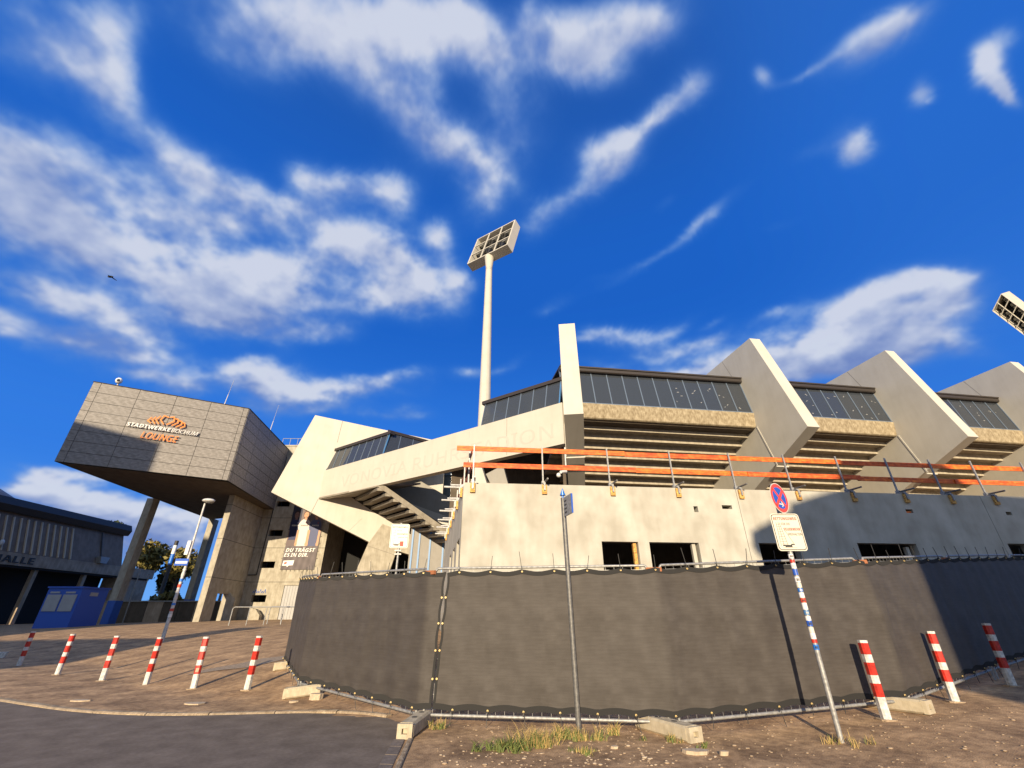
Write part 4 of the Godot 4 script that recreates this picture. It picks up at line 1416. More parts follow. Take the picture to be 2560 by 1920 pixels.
# ---------------------------------------------------------------- floodlights
func lamp_head(t: Node3D, o: Vector3, a: Vector3, u: Vector3, d: Vector3, nx: int, ny: int, m: Material, bw := 0.022) -> void:
	# o: lower left front corner; a along, u up, d backwards
	var s := begin()
	var k := bw * 1.3
	boxv(s, o, a, u * k, d)
	boxv(s, o + u * (1.0 - k), a, u * k, d)
	boxv(s, o + u * k, a * k, u * (1.0 - 2 * k), d)
	boxv(s, o + u * k + a * (1.0 - k), a * k, u * (1.0 - 2 * k), d)
	var head := put("lamp_housing", s, m, t)
	s = begin()
	boxv(s, o + u * k + a * k + d * 0.85, a * (1.0 - 2 * k), u * (1.0 - 2 * k), d * 0.15)
	put("back_plate", s, M.lamp_back, head)
	for i in nx - 1:
		s = begin()
		boxv(s, o + a * (float(i + 1) / nx - bw * 0.5) + u * k, a * bw, u * (1 - 2 * k), d * 0.1)
		put("frame_bar", s, m, head)
	for j in ny - 1:
		for i in nx:
			s = begin()
			boxv(s, o + u * (float(j + 1) / ny - bw * 0.5) + a * (float(i) / nx + bw * 0.55), a * (1.0 / nx - bw * 1.1), u * bw, d * 0.1)
			put("frame_bar", s, m, head)
	for i in nx:
		for j in ny:
			for q in 2:
				s = begin()
				var c := o + a * ((i + 0.3 + 0.42 * q) / nx) + u * ((j + 0.5) / ny) + d * 0.42
				var r: float = minf(a.length() / nx * 0.2, u.length() / ny * 0.4)
				var ax := -d.normalized()
				tube(s, c + d * 0.4, c, r * 0.5, 10, r)
				put("lamp", s, M.lamp_glass, head)


func floodlights() -> void:
	var o := W(-7.37, 52.5, 55.0)
	var a := W(6.64, 0, -4.36)
	var u := W(1.3, 7.64, 1.97)
	var d := W(0.82, -0.46, 1.24)
	var t := thing("floodlight_mast", "tall white floodlight mast with a square grid of lamps above the corner stand", "floodlight", W(-3.5, 0, 54.2))
	lamp_head(t, o, a, u, d, 3, 3, M.paint)
	var c := o + a * 0.5 + d * 0.5
	var s := begin()
	tube(s, Vector3(c.x, 5.0, c.z), Vector3(c.x, 49.8, c.z), 1.05, 10, 0.52)
	put("mast", s, M.paint, t)
	s = begin()
	tube(s, Vector3(c.x, 49.8, c.z), Vector3(c.x, 50.1, c.z), 0.55, 10, 0.5)
	tube(s, Vector3(c.x, 50.1, c.z), Vector3(c.x, 52.6, c.z), 0.52, 10, 0.8)
	put("collar", s, M.paint, t)
	t = thing("floodlight_mast", "second floodlight at the edge of the scene, its dark lamp face turned down", "floodlight", W(90, 0, 62))
	var a2 := W(84.0, 50.44, 60.0)
	var c2 := W(83.35, 48.33, 62.0)
	var b2 := W(87.86, 52.26, 61.5)
	lamp_head(t, c2, W(0.48, -0.87, 0.0) * 13.0, a2 - c2, b2 - a2, 9, 2, M.paint, 0.006)
	s = begin()
	tube(s, W(94.5, 0, 66), W(94.5, 49, 66), 1.0, 10, 0.6)
	put("mast", s, M.paint, t)


# ---------------------------------------------------------------- houses on the near side of the street, which throw the evening shadows
func along_sun(p: float, q: float, y: float) -> Vector3:
	var az := deg_to_rad(8.0)
	return W(p * cos(az) + q * sin(az), y, -p * sin(az) + q * cos(az))


func house(label: String, outline: Array, q: float, deep: float, m: Material) -> void:
	var c := along_sun((outline[0][0] + outline[1][0]) / 2, q - deep / 2, 0)
	var t := thing("street_house", label, "house", c, "houses across the street")
	var e := along_sun(0, -deep, 0) - along_sun(0, 0, 0)
	var pts := []
	for p in outline:
		pts.append(along_sun(p[0], q, p[1]))
	var s := begin()
	prism(s, pts, e)
	put("wall", s, m, t)
	var x0: float = outline[0][0]
	var x1: float = outline[1][0]
	var n := int((x1 - x0) / 3.0)
	var top: float = outline[2][1]
	for i in n:
		for j in int(top / 3.2):
			s = begin()
			var a := along_sun(x0 + (i + 0.35) * (x1 - x0) / n, q, 1.0 + j * 3.0)
			boxv(s, a, (along_sun(1.1, q, 0) - along_sun(0, q, 0)), Vector3(0, 1.4, 0), -e.normalized() * 0.05)
			put("window", s, M.pane_light, t)


func street_behind() -> void:
	house("tall plain apartment block across the street, nearest to the sports hall", [[-56.0, 0.0], [-32.65, 0.0], [-32.65, 25.8], [-56.0, 25.8]], -19.0, 14.0, M.house)
	house("taller apartment block across the street, farther along", [[-78.0, 0.0], [-57.4, 0.0], [-57.4, 29.5], [-78.0, 29.5]], -19.0, 14.0, M.house)
	house("low house with a chimney stack across the street", [[-34.0, 0.0], [-17.3, 0.0], [-17.3, 9.6], [-19.0, 9.6], [-19.0, 7.95], [-34.0, 8.1]], -9.0, 9.0, M.house)
	house("house with deep eaves and a dormer across the street on the right", [[6.4, 0.0], [21.0, 0.0], [21.0, 12.4], [12.8, 12.4], [12.2, 13.4], [8.7, 13.4], [8.1, 12.1], [6.4, 11.5]], -14.0, 10.0, M.house)
	var s := begin()
	prism(s, [along_sun(6.4, -14.2, 11.4), along_sun(5.7, -14.2, 11.0), along_sun(5.0, -14.2, 10.65), along_sun(4.95, -14.2, 10.3), along_sun(5.6, -14.2, 9.5), along_sun(6.4, -14.2, 8.9)], along_sun(0, -0.7, 0) - along_sun(0, 0, 0))
	put("eave", s, M.tile, get_child(get_child_count() - 1))


func crown(t: Node3D, c: Vector3, r: Vector3, n: int, size: float, m: Material, clumps := 9, label := "crown") -> void:
	var s := begin()
	var centres := []
	for i in clumps:
		var v := Vector3(rng.randf_range(-1, 1), rng.randf_range(-0.8, 1), rng.randf_range(-1, 1)).limit_length(0.85)
		centres.append([c + v * r * 0.62, r * rng.randf_range(0.42, 0.62)])
	centres.append([c, r * 0.7])
	for i in n:
		var k: Array = centres[rng.randi() % centres.size()]
		var v := Vector3(rng.randfn(), rng.randfn(), rng.randfn()).normalized() * pow(rng.randf(), 0.35)
		var p: Vector3 = k[0] + v * k[1]
		var a := Vector3(rng.randfn(), rng.randfn(), rng.randfn()).normalized()
		var b := a.cross(Vector3(rng.randfn(), rng.randfn(), rng.randfn())).normalized()
		var h := size * rng.randf_range(0.6, 1.3)
		var nn := (v + a.cross(b) * 0.8).normalized()
		tri(s, p - a * h, p + b * h * 0.6, p + a * h, nn)
		tri(s, p - a * h, p - b * h * 0.6, p + a * h, nn)
	put(label, s, m, t)


# ---------------------------------------------------------------- site fence with dark netting
const POSTS := [[-5.75, 13.2, -0.05], [-4.24, 10.56, 0.0], [-1.37, 8.03, 0.0], [2.22, 7.49, 0.0], [5.91, 8.05, 0.0], [8.98, 9.8, 0.05], [12.1, 11.5, 0.08], [15.2, 13.2, 0.08]]


func fence_pt(k: int) -> Vector3:
	return W(POSTS[k][0], land(POSTS[k][0], POSTS[k][1]) + 0.12 + POSTS[k][2], POSTS[k][1])


func fence() -> void:
	var says := ["steel mesh fence panel running back at the left end of the netting", "steel mesh fence panel right of the end corner, facing the bollards", "steel mesh fence panel in the middle, behind the grey post with blue cap", "steel mesh fence panel behind the no stopping sign", "steel mesh fence panel behind the striped bollards on the right", "steel mesh fence panel in deep shade beyond the last bollard", "steel mesh fence panel turning away at the far right"]
	for k in POSTS.size() - 1:
		var a := fence_pt(k)
		var b := fence_pt(k + 1)
		var t := thing("fence_panel", says[k], "fence", (a + b) * 0.5, "construction fence panels")
		var dir := (b - a).normalized()
		a += dir * 0.07
		b -= dir * 0.07
		var up := Vector3(0, 1.99, 0)
		var s := begin()
		tube(s, a, b, 0.021)
		put("bottom_tube", s, M.galv, t)
		s = begin()
		run(s, [a + up - Vector3(0, 0.08, 0), a + up + dir * 0.06, b + up - dir * 0.06, b + up - Vector3(0, 0.08, 0)], 0.019)
		put("top_tube", s, M.galv, t)
		for p in [a, b]:
			s = begin()
			tube(s, p - Vector3(0, 0.16, 0), p + up - Vector3(0, 0.06, 0), 0.021)
			put("post", s, M.galv, t)
		s = begin()
		var n := int((b - a).length() / 0.13)
		for i in range(1, n):
			var p := lerpv(a, b, float(i) / n)
			var o := Vector3(0, 0.0, 0)
			bar(s, p + o, p + up - Vector3(0, 0.01, 0), 0.004, 0.004, dir)
		for y in [0.25, 0.7, 1.15, 1.6, 1.93]:
			bar(s, a + Vector3(0, y, 0), b + Vector3(0, y, 0), 0.005, 0.005)
		put("wire_mesh", s, M.galv, t).set_meta("kind", "stuff")
		if k < 5:
			s = begin()
			var c := fence_pt(k + 1) + up * 0.985
			bar(s, c - dir * 0.12 - Vector3(0, 0.03, 0), c + dir * 0.12 - Vector3(0, 0.03, 0), 0.05, 0.06)
			put("clamp", s, M.rust, t)
	net("privacy_net", "dark grey privacy net wrapped round the left corner of the fence", 0, 0.0, -1.0, 2, 0.3)
	net("privacy_net", "long dark grey privacy net along the front of the fence, lit by sun", 2, 0.3, 1.0, 7, 0.0)
	# concrete feet
	foot("concrete block at the road edge under the fence, a square hole in its end", W(-1.385, 0, 7.12), W(-1.27, 0, 8.3), 0.105)
	foot("long pale concrete block sticking out from the fence behind the weeds", W(2.31, 0, 6.95), W(1.85, 0, 7.85), 0.115)
	foot("concrete block under the fence between the two nearer right bollards", onland(5.98, 7.74), onland(5.5, 8.5), 0.12)
	foot("broken concrete block at the left fence corner, leaning on rubble", onland(-4.28, 10.05), onland(-3.65, 10.2), 0.12)
	foot("small pale concrete block under the far left end of the netting", onland(-5.72, 12.55), onland(-5.2, 12.75), 0.1)


func foot(label: String, a: Vector3, b: Vector3, hw: float) -> void:
	var t := thing("concrete_block", label, "concrete block", (a + b) * 0.5, "fence feet")
	var s := begin()
	var dir := (b - a).normalized()
	var side := dir.cross(Vector3.UP).normalized()
	var h := 0.085
	var up := Vector3(0, h, 0)
	bevelled(s, a + up + dir * 0.06, b + up, side * hw, up, 0.025)
	# the sunk end: a frame round a square hole
	for f in [[-1.0, -0.38, -1.0, 1.0], [0.38, 1.0, -1.0, 1.0], [-0.379, 0.379, -1.0, -0.36], [-0.379, 0.379, 0.4, 1.0]]:
		boxv(s, a + up + side * hw * f[0] * 0.96 + Vector3(0, h * f[2] * 0.94, 0), side * hw * (f[1] - f[0]) * 0.96, Vector3(0, h * (f[3] - f[2]) * 0.94, 0), dir * 0.058)
	put("block", s, M.block, t)
	s = begin()
	for k in 2:
		s = begin()
		var c := a + dir * ((b - a).length() * (0.35 + 0.3 * k)) + up * 2.0
		tube(s, c - Vector3(0, 0.02, 0), c + Vector3(0, 0.004, 0), 0.04, 12)
		put("socket", s, M.groove, t)


# netting from post a (plus an offset in metres) to post b; lap -1: the seam is at its end, 1: at its start
func net(called: String, label: String, from: int, off_a: float, lap: float, to: int, off_b: float) -> void:
	var path := []
	var dist := []
	var total := 0.0
	for k in range(from, to + (2 if off_b > 0.0 else 1)):
		if k >= POSTS.size():
			break
		if path.size():
			total += (fence_pt(k) - path[-1]).length()
		path.append(fence_pt(k))
		dist.append(total)
	var u0 := off_a
	var u1 := total
	if off_b > 0.0:
		u1 = dist[to - from] + off_b
	var t := thing(called, label, "netting", path[0], "dark netting on the fence")
	var nz := FastNoiseLite.new()
	nz.seed = 3
	nz.frequency = 0.5
	nz.fractal_octaves = 3
	var place := func(u: float, v: float, out: float) -> Vector3:
		var i := 0
		while i < dist.size() - 2 and u > dist[i + 1]:
			i += 1
		var f: float = (u - dist[i]) / (dist[i + 1] - dist[i])
		var p: Vector3 = lerpv(path[i], path[i + 1], f)
		var n: Vector3 = (path[i + 1] - path[i]).cross(Vector3.UP).normalized()
		if i > 0 and f < 0.08:
			n = n.lerp((path[i] - path[i - 1]).cross(Vector3.UP).normalized(), 0.5 - f * 6.25)
		elif i < dist.size() - 2 and f > 0.92:
			n = n.lerp((path[i + 2] - path[i + 1]).cross(Vector3.UP).normalized(), (f - 0.92) * 6.25)
		if n.z < 0:
			n = -n
		var sag := absf(sin(PI * u / 0.52))
		var y := lerpf(0.055 + 0.028 * sag, 1.95 - 0.035 * sag, v)
		var edge := sin(PI * clampf(v, 0, 1))
		var bulge := 0.04 + edge * (0.035 * nz.get_noise_2d(u * 1.3 + 7.0 * from, v * 1.6) + 0.012 * nz.get_noise_2d(u * 9.0, v * 1.2) + 0.012)
		bulge += 0.01 * cos(TAU * u / 0.52) * (exp(-(1.0 - v) * 8.0) + exp(-v * 8.0))
		var ridge := 0.0
		for q in [2.22, 5.91]:
			ridge = maxf(ridge, exp(-pow((p.x - q) / 0.035, 2.0)) + exp(-pow((p.x - q - 0.13) / 0.035, 2.0)))
		return p + n * (bulge + out + 0.022 * ridge * edge) + Vector3(0, y, 0)
	var uv := func(f: float, v: float) -> float:
		var a := u0
		var b := u1
		var knot := absf(sin(PI * v * 5.0)) * (1.0 if v > 0.4 else 0.35)
		if lap > 0.0:
			a += -0.1 * (1.0 - v) + 0.02 * knot + 0.006
		else:
			b += -0.1 * (1.0 - v) - 0.02 * knot - 0.006
		return lerpf(a, b, f)
	var nu := int((u1 - u0) / 0.065)
	var nv := 26
	var s := begin()
	var grid := []
	for i in nu + 1:
		var col := []
		for j in nv + 1:
			col.append(place.call(uv.call(float(i) / nu, float(j) / nv), float(j) / nv, 0.0))
		grid.append(col)
	for i in nu:
		for j in nv:
			var q := []
			for k in [[0, 0], [1, 0], [1, 1], [0, 1]]:
				var a: int = i + k[0]
				var b: int = j + k[1]
				var du: Vector3 = grid[mini(a + 1, nu)][b] - grid[maxi(a - 1, 0)][b]
				var dv: Vector3 = grid[a][mini(b + 1, nv)] - grid[a][maxi(b - 1, 0)]
				q.append([grid[a][b], du.cross(dv).normalized()])
			smooth_tri(s, q[0], q[1], q[2])
			smooth_tri(s, q[0], q[2], q[3])
	put("cloth", s, M.net, t)
	for band in [[-0.004, 0.036], [0.968, 1.004]]:
		s = begin()
		for i in nu:
			var q := []
			for k in [[0, 0], [1, 0], [1, 1], [0, 1]]:
				q.append(place.call(uv.call(float(i + k[0]) / nu, band[k[1]]), band[k[1]], 0.007))
			quad(s, q[0], q[1], q[2], q[3], Vector3(0, 0, 1))
		put("hem", s, M.hem, t)
	if lap != 0.0:
		s = begin()
		var f0 := 0.0 if lap > 0 else 1.0
		for j in nv:
			var q := []
			for k in [[0, 0], [1, 0], [1, 1], [0, 1]]:
				var v := float(j + k[1]) / nv
				q.append(place.call(uv.call(f0, v) + k[0] * 0.035 * lap, v, 0.008))
			quad(s, q[0], q[1], q[2], q[3], Vector3(0, 0, 1))
		put("hem", s, M.hem, t)
		if lap > 0:
			for j in range(1, 5):
				s = begin()
				var v := j / 5.0
				for side in [-0.035, 0.03]:
					var p: Vector3 = place.call(u0 - 0.1 * (1.0 - v) + side, v, 0.012)
					tube(s, p, p + Vector3(0, 0, 0.01), 0.015, 10)
				put("eyelet", s, M.brass, t)
	var k := ceili(u0 / 0.52)
	while k * 0.52 < u1 - 0.1:
		var u := k * 0.52
		for v in [0.012, 0.985]:
			s = begin()
			var p: Vector3 = place.call(u, v, 0.016)
			tube(s, p, p + Vector3(0, 0, 0.008), 0.014, 10)
			put("eyelet", s, M.brass, t)
			s = begin()
			var e := Vector3(rng.randf_range(-0.05, 0.05), -0.19 if v < 0.5 else 0.26, 0.02) * rng.randf_range(0.7, 1.2)
			bar(s, p + Vector3(0, 0, 0.012), p + e, 0.006, 0.008, Vector3.RIGHT)
			bar(s, p + Vector3(0, 0, 0.006), p + Vector3(0, -0.06 if v < 0.5 else 0.05, -0.02), 0.006, 0.008, Vector3.RIGHT)
			put("cable_tie", s, M.tie, t)
		k += 1


# ---------------------------------------------------------------- bollards
func bollards() -> void:
	var left := [[-15.74, 16.66, "striped bollard at the far left end of its row, by the tipped barrier"], [-12.32, 14.26, "second striped bollard from the far left end of the plaza row"], [-10.08, 13.0, "third striped bollard of the plaza row, left of the street lamp"], [-8.38, 12.15, "striped bollard in line with the street lamp, fourth of the plaza row"], [-6.78, 11.33, "striped bollard with a worn red patch, second from the netting corner"], [-5.41, 10.89, "striped bollard standing nearest to the left corner of the dark netting"]]
	var right := [[5.21, 7.61, "striped bollard just right of the no stopping sign post"], [6.89, 8.38, "middle one of the three striped bollards before the right netting"], [8.71, 9.25, "striped bollard standing in shade at the right end of the netting"]]
	var first: Node3D
	for g in 2:
		for b in [left, right][g]:
			var at := onland(b[0], b[1])
			if first == null:
				first = thing("bollard", b[2], "bollard", at, "red and white bollards")
				var y := -0.05
				var i := 0
				for h in [0.315, 0.16, 0.1, 0.155, 0.1, 0.145, 0.035]:
					var s := begin()
					var r := 0.056
					bevelled(s, at + Vector3(0, y, 0), at + Vector3(0, y + h, 0), Vector3(r, 0, 0), Vector3(0, 0, r), 0.024)
					put("red_band" if i % 2 else "white_band", s, M.red if i % 2 else M.white, first)
					y += h
					i += 1
				var s2 := begin()
				bevelled(s2, at + Vector3(0, -0.01, 0), at + Vector3(0, 0.012, 0), Vector3(0.11, 0, 0), Vector3(0, 0, 0.1), 0.04)
				put("foot_collar", s2, M.stone, first)
			else:
				var c := copy_of(first, "bollard", at, b[2])
				c.rotation.y = rng.randf_range(-0.5, 0.5)
				c.rotation.z = rng.randf_range(-0.02, 0.02)
				if b[0] == -6.78:
					O = at
					var s3 := begin()
					boxv(s3, at + Vector3(-0.03, 0.305, 0.053), Vector3(0.06, 0, 0), Vector3(0, 0.07, 0), Vector3(0, 0, 0.006))
					put("worn_patch", s3, M.stone_light, c)


# ---------------------------------------------------------------- signs
func rounded(w: float, h: float, r: float) -> PackedVector2Array:
	var p := PackedVector2Array()
	for k in 4:
		var c := Vector2((w / 2 - r) * [1, -1, -1, 1][k], (h / 2 - r) * [1, 1, -1, -1][k])
		for i in 5:
			var a := PI / 2 * (k + i / 4.0)
			p.append(c + Vector2(cos(a), sin(a)) * r)
	return p


func plate(s: SurfaceTool, c: Vector3, r: Vector3, u: Vector3, outline: PackedVector2Array, thick: float) -> void:
	var pts := []
	for p in outline:
		pts.append(c + r * p.x + u * p.y)
	prism(s, pts, r.cross(u).normalized() * thick)


# the fire lane sign: centre of its face, width and height
func fire_sign(t: Node3D, c: Vector3, r: Vector3, w: float, h: float) -> void:
	var u := Vector3.UP
	var n := r.cross(u).normalized()
	var s := begin()
	plate(s, c - n * 0.004, r, u, rounded(w, h, 0.045 * w / 0.42), 0.004)
	var p := put("fire_lane_plate", s, M.plate, t)
	s = begin()
	plate(s, c, r, u, rounded(w * 0.94, h * 0.95, 0.04 * w / 0.42), 0.0012)
	put("border", s, M.ink, p)
	s = begin()
	plate(s, c + n * 0.0012, r, u, rounded(w * 0.895, h * 0.915, 0.034 * w / 0.42), 0.0012)
	put("face", s, M.plate, p)
	var f := c + n * 0.0026
	var k := w / 0.42
	text("lettering", "RETTUNGSWEG", f + r * (-0.17 * k) + u * (0.17 * h / 0.53), r, u, 0.042 * h / 0.53, 0.335 * k, 0.002, M.ink_red, p)
	text("lettering", "FÜR DIE", f + r * (-0.075 * k) + u * (0.097 * h / 0.53), r, u, 0.042 * h / 0.53, 0.125 * k, 0.002, M.ink, p, false)
	text("lettering", "FEUERWEHR", f + r * (-0.055 * k) + u * (0.018 * h / 0.53), r, u, 0.04 * h / 0.53, 0.235 * k, 0.002, M.ink_red, p)
	text("lettering", "FREIHALTEN", f + r * (-0.015 * k) + u * (-0.05 * h / 0.53), r, u, 0.034 * h / 0.53, 0.195 * k, 0.002, M.ink, p, false)
	# turntable ladder drawn in thin lines
	s = begin()
	var ln := func(a: Vector2, b: Vector2, th: float) -> void:
		var g := Vector3(0, h / 0.53, 0)
		var pa: Vector3 = f + r * a.x * k + g * a.y
		var pb: Vector3 = f + r * b.x * k + g * b.y
		bar(s, pa, pb, th * k, 0.002, n)
	for x in [[-0.145, -0.155], [-0.115, -0.115]]:
		ln.call(Vector2(x[0], 0.14), Vector2(x[1], -0.2), 0.004)
	ln.call(Vector2(-0.1, 0.14), Vector2(-0.055, -0.19), 0.004)
	for i in 9:
		var y := 0.11 - i * 0.035
		ln.call(Vector2(-0.146, y), Vector2(-0.1 + 0.13 * (0.14 - y), y), 0.003)
	ln.call(Vector2(-0.06, 0.05), Vector2(0.03, -0.16), 0.004)
	for q in [[-0.13, -0.19, 0.13, 0.016], [-0.1, -0.205, 0.1, 0.016], [-0.01, -0.175, 0.05, 0.016]]:
		ln.call(Vector2(q[0], q[1]), Vector2(q[0] + q[2], q[1]), q[3])
	ln.call(Vector2(-0.14, -0.222), Vector2(0.06, -0.222), 0.003)
	put("ladder_truck_drawing", s, M.ink, p)


func signs() -> void:
	var u := Vector3.UP
	# right post: no stopping and fire lane
	var b := onland(4.04, 6.84)
	var t := thing("sign_post", "sticker covered steel post with a no stopping disc above a fire lane sign", "sign", b)
	var top := b + Vector3(0.02, 3.2, 0)
	var s := begin()
	tube(s, b - Vector3(0, 0.05, 0), top, 0.032, 14)
	var post := put("post", s, M.galv, t)
	fire_sign(t, b + Vector3(0.045, 2.475, 0.04), Vector3.RIGHT, 0.43, 0.53)
	var ang := deg_to_rad(32.0)
	var r := W(cos(ang), 0, sin(ang))
	var n := r.cross(u).normalized()
	var c := b + Vector3(0.03, 2.975, 0) + n * 0.045
	var disc := func(rad: float) -> PackedVector2Array:
		var o := PackedVector2Array()
		for i in 40:
			o.append(Vector2(cos(TAU * i / 40), sin(TAU * i / 40)) * rad)
		return o
	s = begin()
	plate(s, c - n * 0.004, r, u, disc.call(0.228), 0.004)
	var d := put("no_stopping_disc", s, M.plate, t)
	s = begin()
	plate(s, c, r, u, disc.call(0.216), 0.0012)
	put("red_ring", s, M.sign_red, d)
	s = begin()
	plate(s, c + n * 0.0012, r, u, disc.call(0.165), 0.0012)
	put("blue_field", s, M.sign_blue, d)
	for a in [PI / 4, -PI / 4]:
		s = begin()
		var ax := r * cos(a) + u * sin(a)
		bar(s, c + n * (0.0032 + 0.0005 * signf(a)) - ax * 0.172, c + n * (0.0032 + 0.0005 * signf(a)) + ax * 0.172, 0.002, 0.046, ax.cross(n))
		put("red_bar", s, M.sign_red, d)
	s = begin()
	var ac := c + n * 0.0045 - u * 0.095
	bar(s, ac - r * 0.055, ac + r * 0.05, 0.002, 0.017, u)
	for e in [-1, 1]:
		bar(s, ac + r * 0.055, ac + r * 0.012 + u * 0.04 * e, 0.002, 0.016, u)
	put("white_arrow", s, M.plain_white, d)
	# stickers up the post
	var tints := [M.plain_white, M.red, M.plain_white, M.sign_blue, M.plain_white, M.plate, M.cap_blue, M.plain_white, M.ink_red, M.plain_white, M.frame_blue, M.plain_white, M.sign_blue, M.plate, M.plain_white, M.red, M.cap_blue, M.plain_white, M.ink, M.plain_white]
	var y := 2.17
	var i := 0
	while y > 0.98:
		var h := rng.randf_range(0.035, 0.085)
		s = begin()
		tube(s, b + Vector3(0.008, y - h, 0), b + Vector3(0.008, y, 0), 0.034 + 0.0004 * (i % 3), 14)
		var st := put("sticker", s, tints[i % tints.size()], post)
		if i % 2 == 0:
			s = begin()
			for q in 3:
				boxv(s, b + Vector3(-0.018 + q * 0.013, y - h * 0.75, 0.031), Vector3(0.008, 0, 0), Vector3(0, h * 0.45, 0), Vector3(0, 0, 0.0045))
			put("sticker_print", s, tints[(i + 3) % tints.size()] if i % 4 else M.ink, st)
		y -= h + rng.randf_range(0.0, 0.02)
		i += 1
	# middle post with the blue cap and a narrow sign seen almost edge on
	b = W(0.89, 0, 7.34)
	t = thing("sign_post", "grey steel post with a blue pointed cap and a narrow sign turned edge on", "sign", b)
	s = begin()
	tube(s, b - Vector3(0, 0.05, 0), b + Vector3(-0.05, 3.13, 0), 0.037, 14)
	put("post", s, M.galv_dark, t)
	s = begin()
	var tp := b + Vector3(-0.05, 3.13, 0)
	tube(s, tp, tp + Vector3(0, 0.04, 0), 0.02, 10)
	tube(s, tp + Vector3(0, 0.04, 0), tp + Vector3(0, 0.16, 0), 0.05, 12, 0.004)
	put("pointed_cap", s, M.cap_blue, t)
	s = begin()
	var o := tp + Vector3(0.0, -0.31, 0.045)
	var e1 := W(0.085, 0.0, -0.32)
	boxv(s, o, e1, Vector3(0, 0.3, 0), W(0.022, 0, 0.006))
	var pl := put("narrow_plate", s, M.galv, t)
	s = begin()
	for q in 4:
		boxv(s, o + e1 * 0.12 + Vector3(-0.002, 0.04 + q * 0.06, 0), e1 * 0.3, Vector3(0, 0.025, 0), W(0.002, 0, 0))
	put("print", s, M.ink, pl)
	s = begin()
	boxv(s, o + e1 * 1.001, e1 * 0.012, Vector3(0, 0.3, 0), W(0.026, 0, 0.006))
	put("blue_edge", s, M.sign_blue, pl)
	# fire lane sign behind the fence
	b = onland(-3.02, 12.5)
	t = thing("sign_post", "small fire lane sign on a grey post rising behind the netting", "sign", b)
	s = begin()
	tube(s, b, W(-3.03, 3.66, 12.5), 0.03, 12)
	put("post", s, M.galv, t)
	for yy in [2.86, 2.95]:
		s = begin()
		bar(s, W(-3.12, yy, 12.47), W(-2.94, yy, 12.47), 0.04, 0.03)
		put("bracket", s, M.galv, t)
	fire_sign(t, W(-3.03, 3.32, 12.45), W(0.995, 0, 0.1).normalized(), 0.49, 0.62)
	s = begin()
	boxv(s, W(-3.0, 3.06, 12.446), Vector3(0.09, 0, 0), Vector3(0, 0.12, 0), Vector3(0, 0, 0.003))
	put("sticker", s, M.ink_red, t)


# ---------------------------------------------------------------- street lamp
func street_lamp() -> void:
	var b := onland(-15.16, 22.12)
	var t := thing("street_lamp", "slim white street lamp with an oval head in front of the lounge legs", "street lamp", b)
	var s := begin()
	tube(s, b - Vector3(0, 0.1, 0), b + Vector3(0, 3.0, 0), 0.075, 12, 0.06)
	tube(s, b + Vector3(0, 3.0, 0), W(-15.2, 6.35, 22.12), 0.05, 12, 0.04)
	var post := put("post", s, M.white_metal, t)
	s = begin()
	ball(s, W(-14.98, 6.46, 22.0), Vector3(0.3, 0.1, 0.22), 18, 8)
	var hd := put("lamp_head", s, M.white_metal, t)
	s = begin()
	ball(s, W(-14.92, 6.42, 22.0), Vector3(0.22, 0.09, 0.16), 16, 8)
	put("lens", s, M.lamp_glass, hd)
	s = begin()
	boxv(s, W(-15.34, 3.95, 21.98), Vector3(0.16, 0, 0), Vector3(0, 0.62, 0), W(0, 0, 0.1))
	put("junction_box", s, M.plain_white, t)
	s = begin()
	boxv(s, W(-15.65, 3.48, 22.0), Vector3(0.62, 0, 0), Vector3(0, 0.3, 0), W(0, 0, 0.02))
	var pl := put("street_name_plate", s, M.sign_blue, t)
	s = begin()
	boxv(s, W(-15.61, 3.57, 21.995), Vector3(0.54, 0, 0), Vector3(0, 0.1, 0), W(0, 0, 0.01))
	put("plate_print", s, M.plain_white, pl)
	for k in 9:
		s = begin()
		var y := 0.9 + k * 0.24
		tube(s, b + Vector3(0, y, 0), b + Vector3(0, y + rng.randf_range(0.06, 0.14), 0), 0.076, 12)
		put("sticker", s, [M.plain_white, M.ink_red, M.cap_blue, M.plate][k % 4], post)


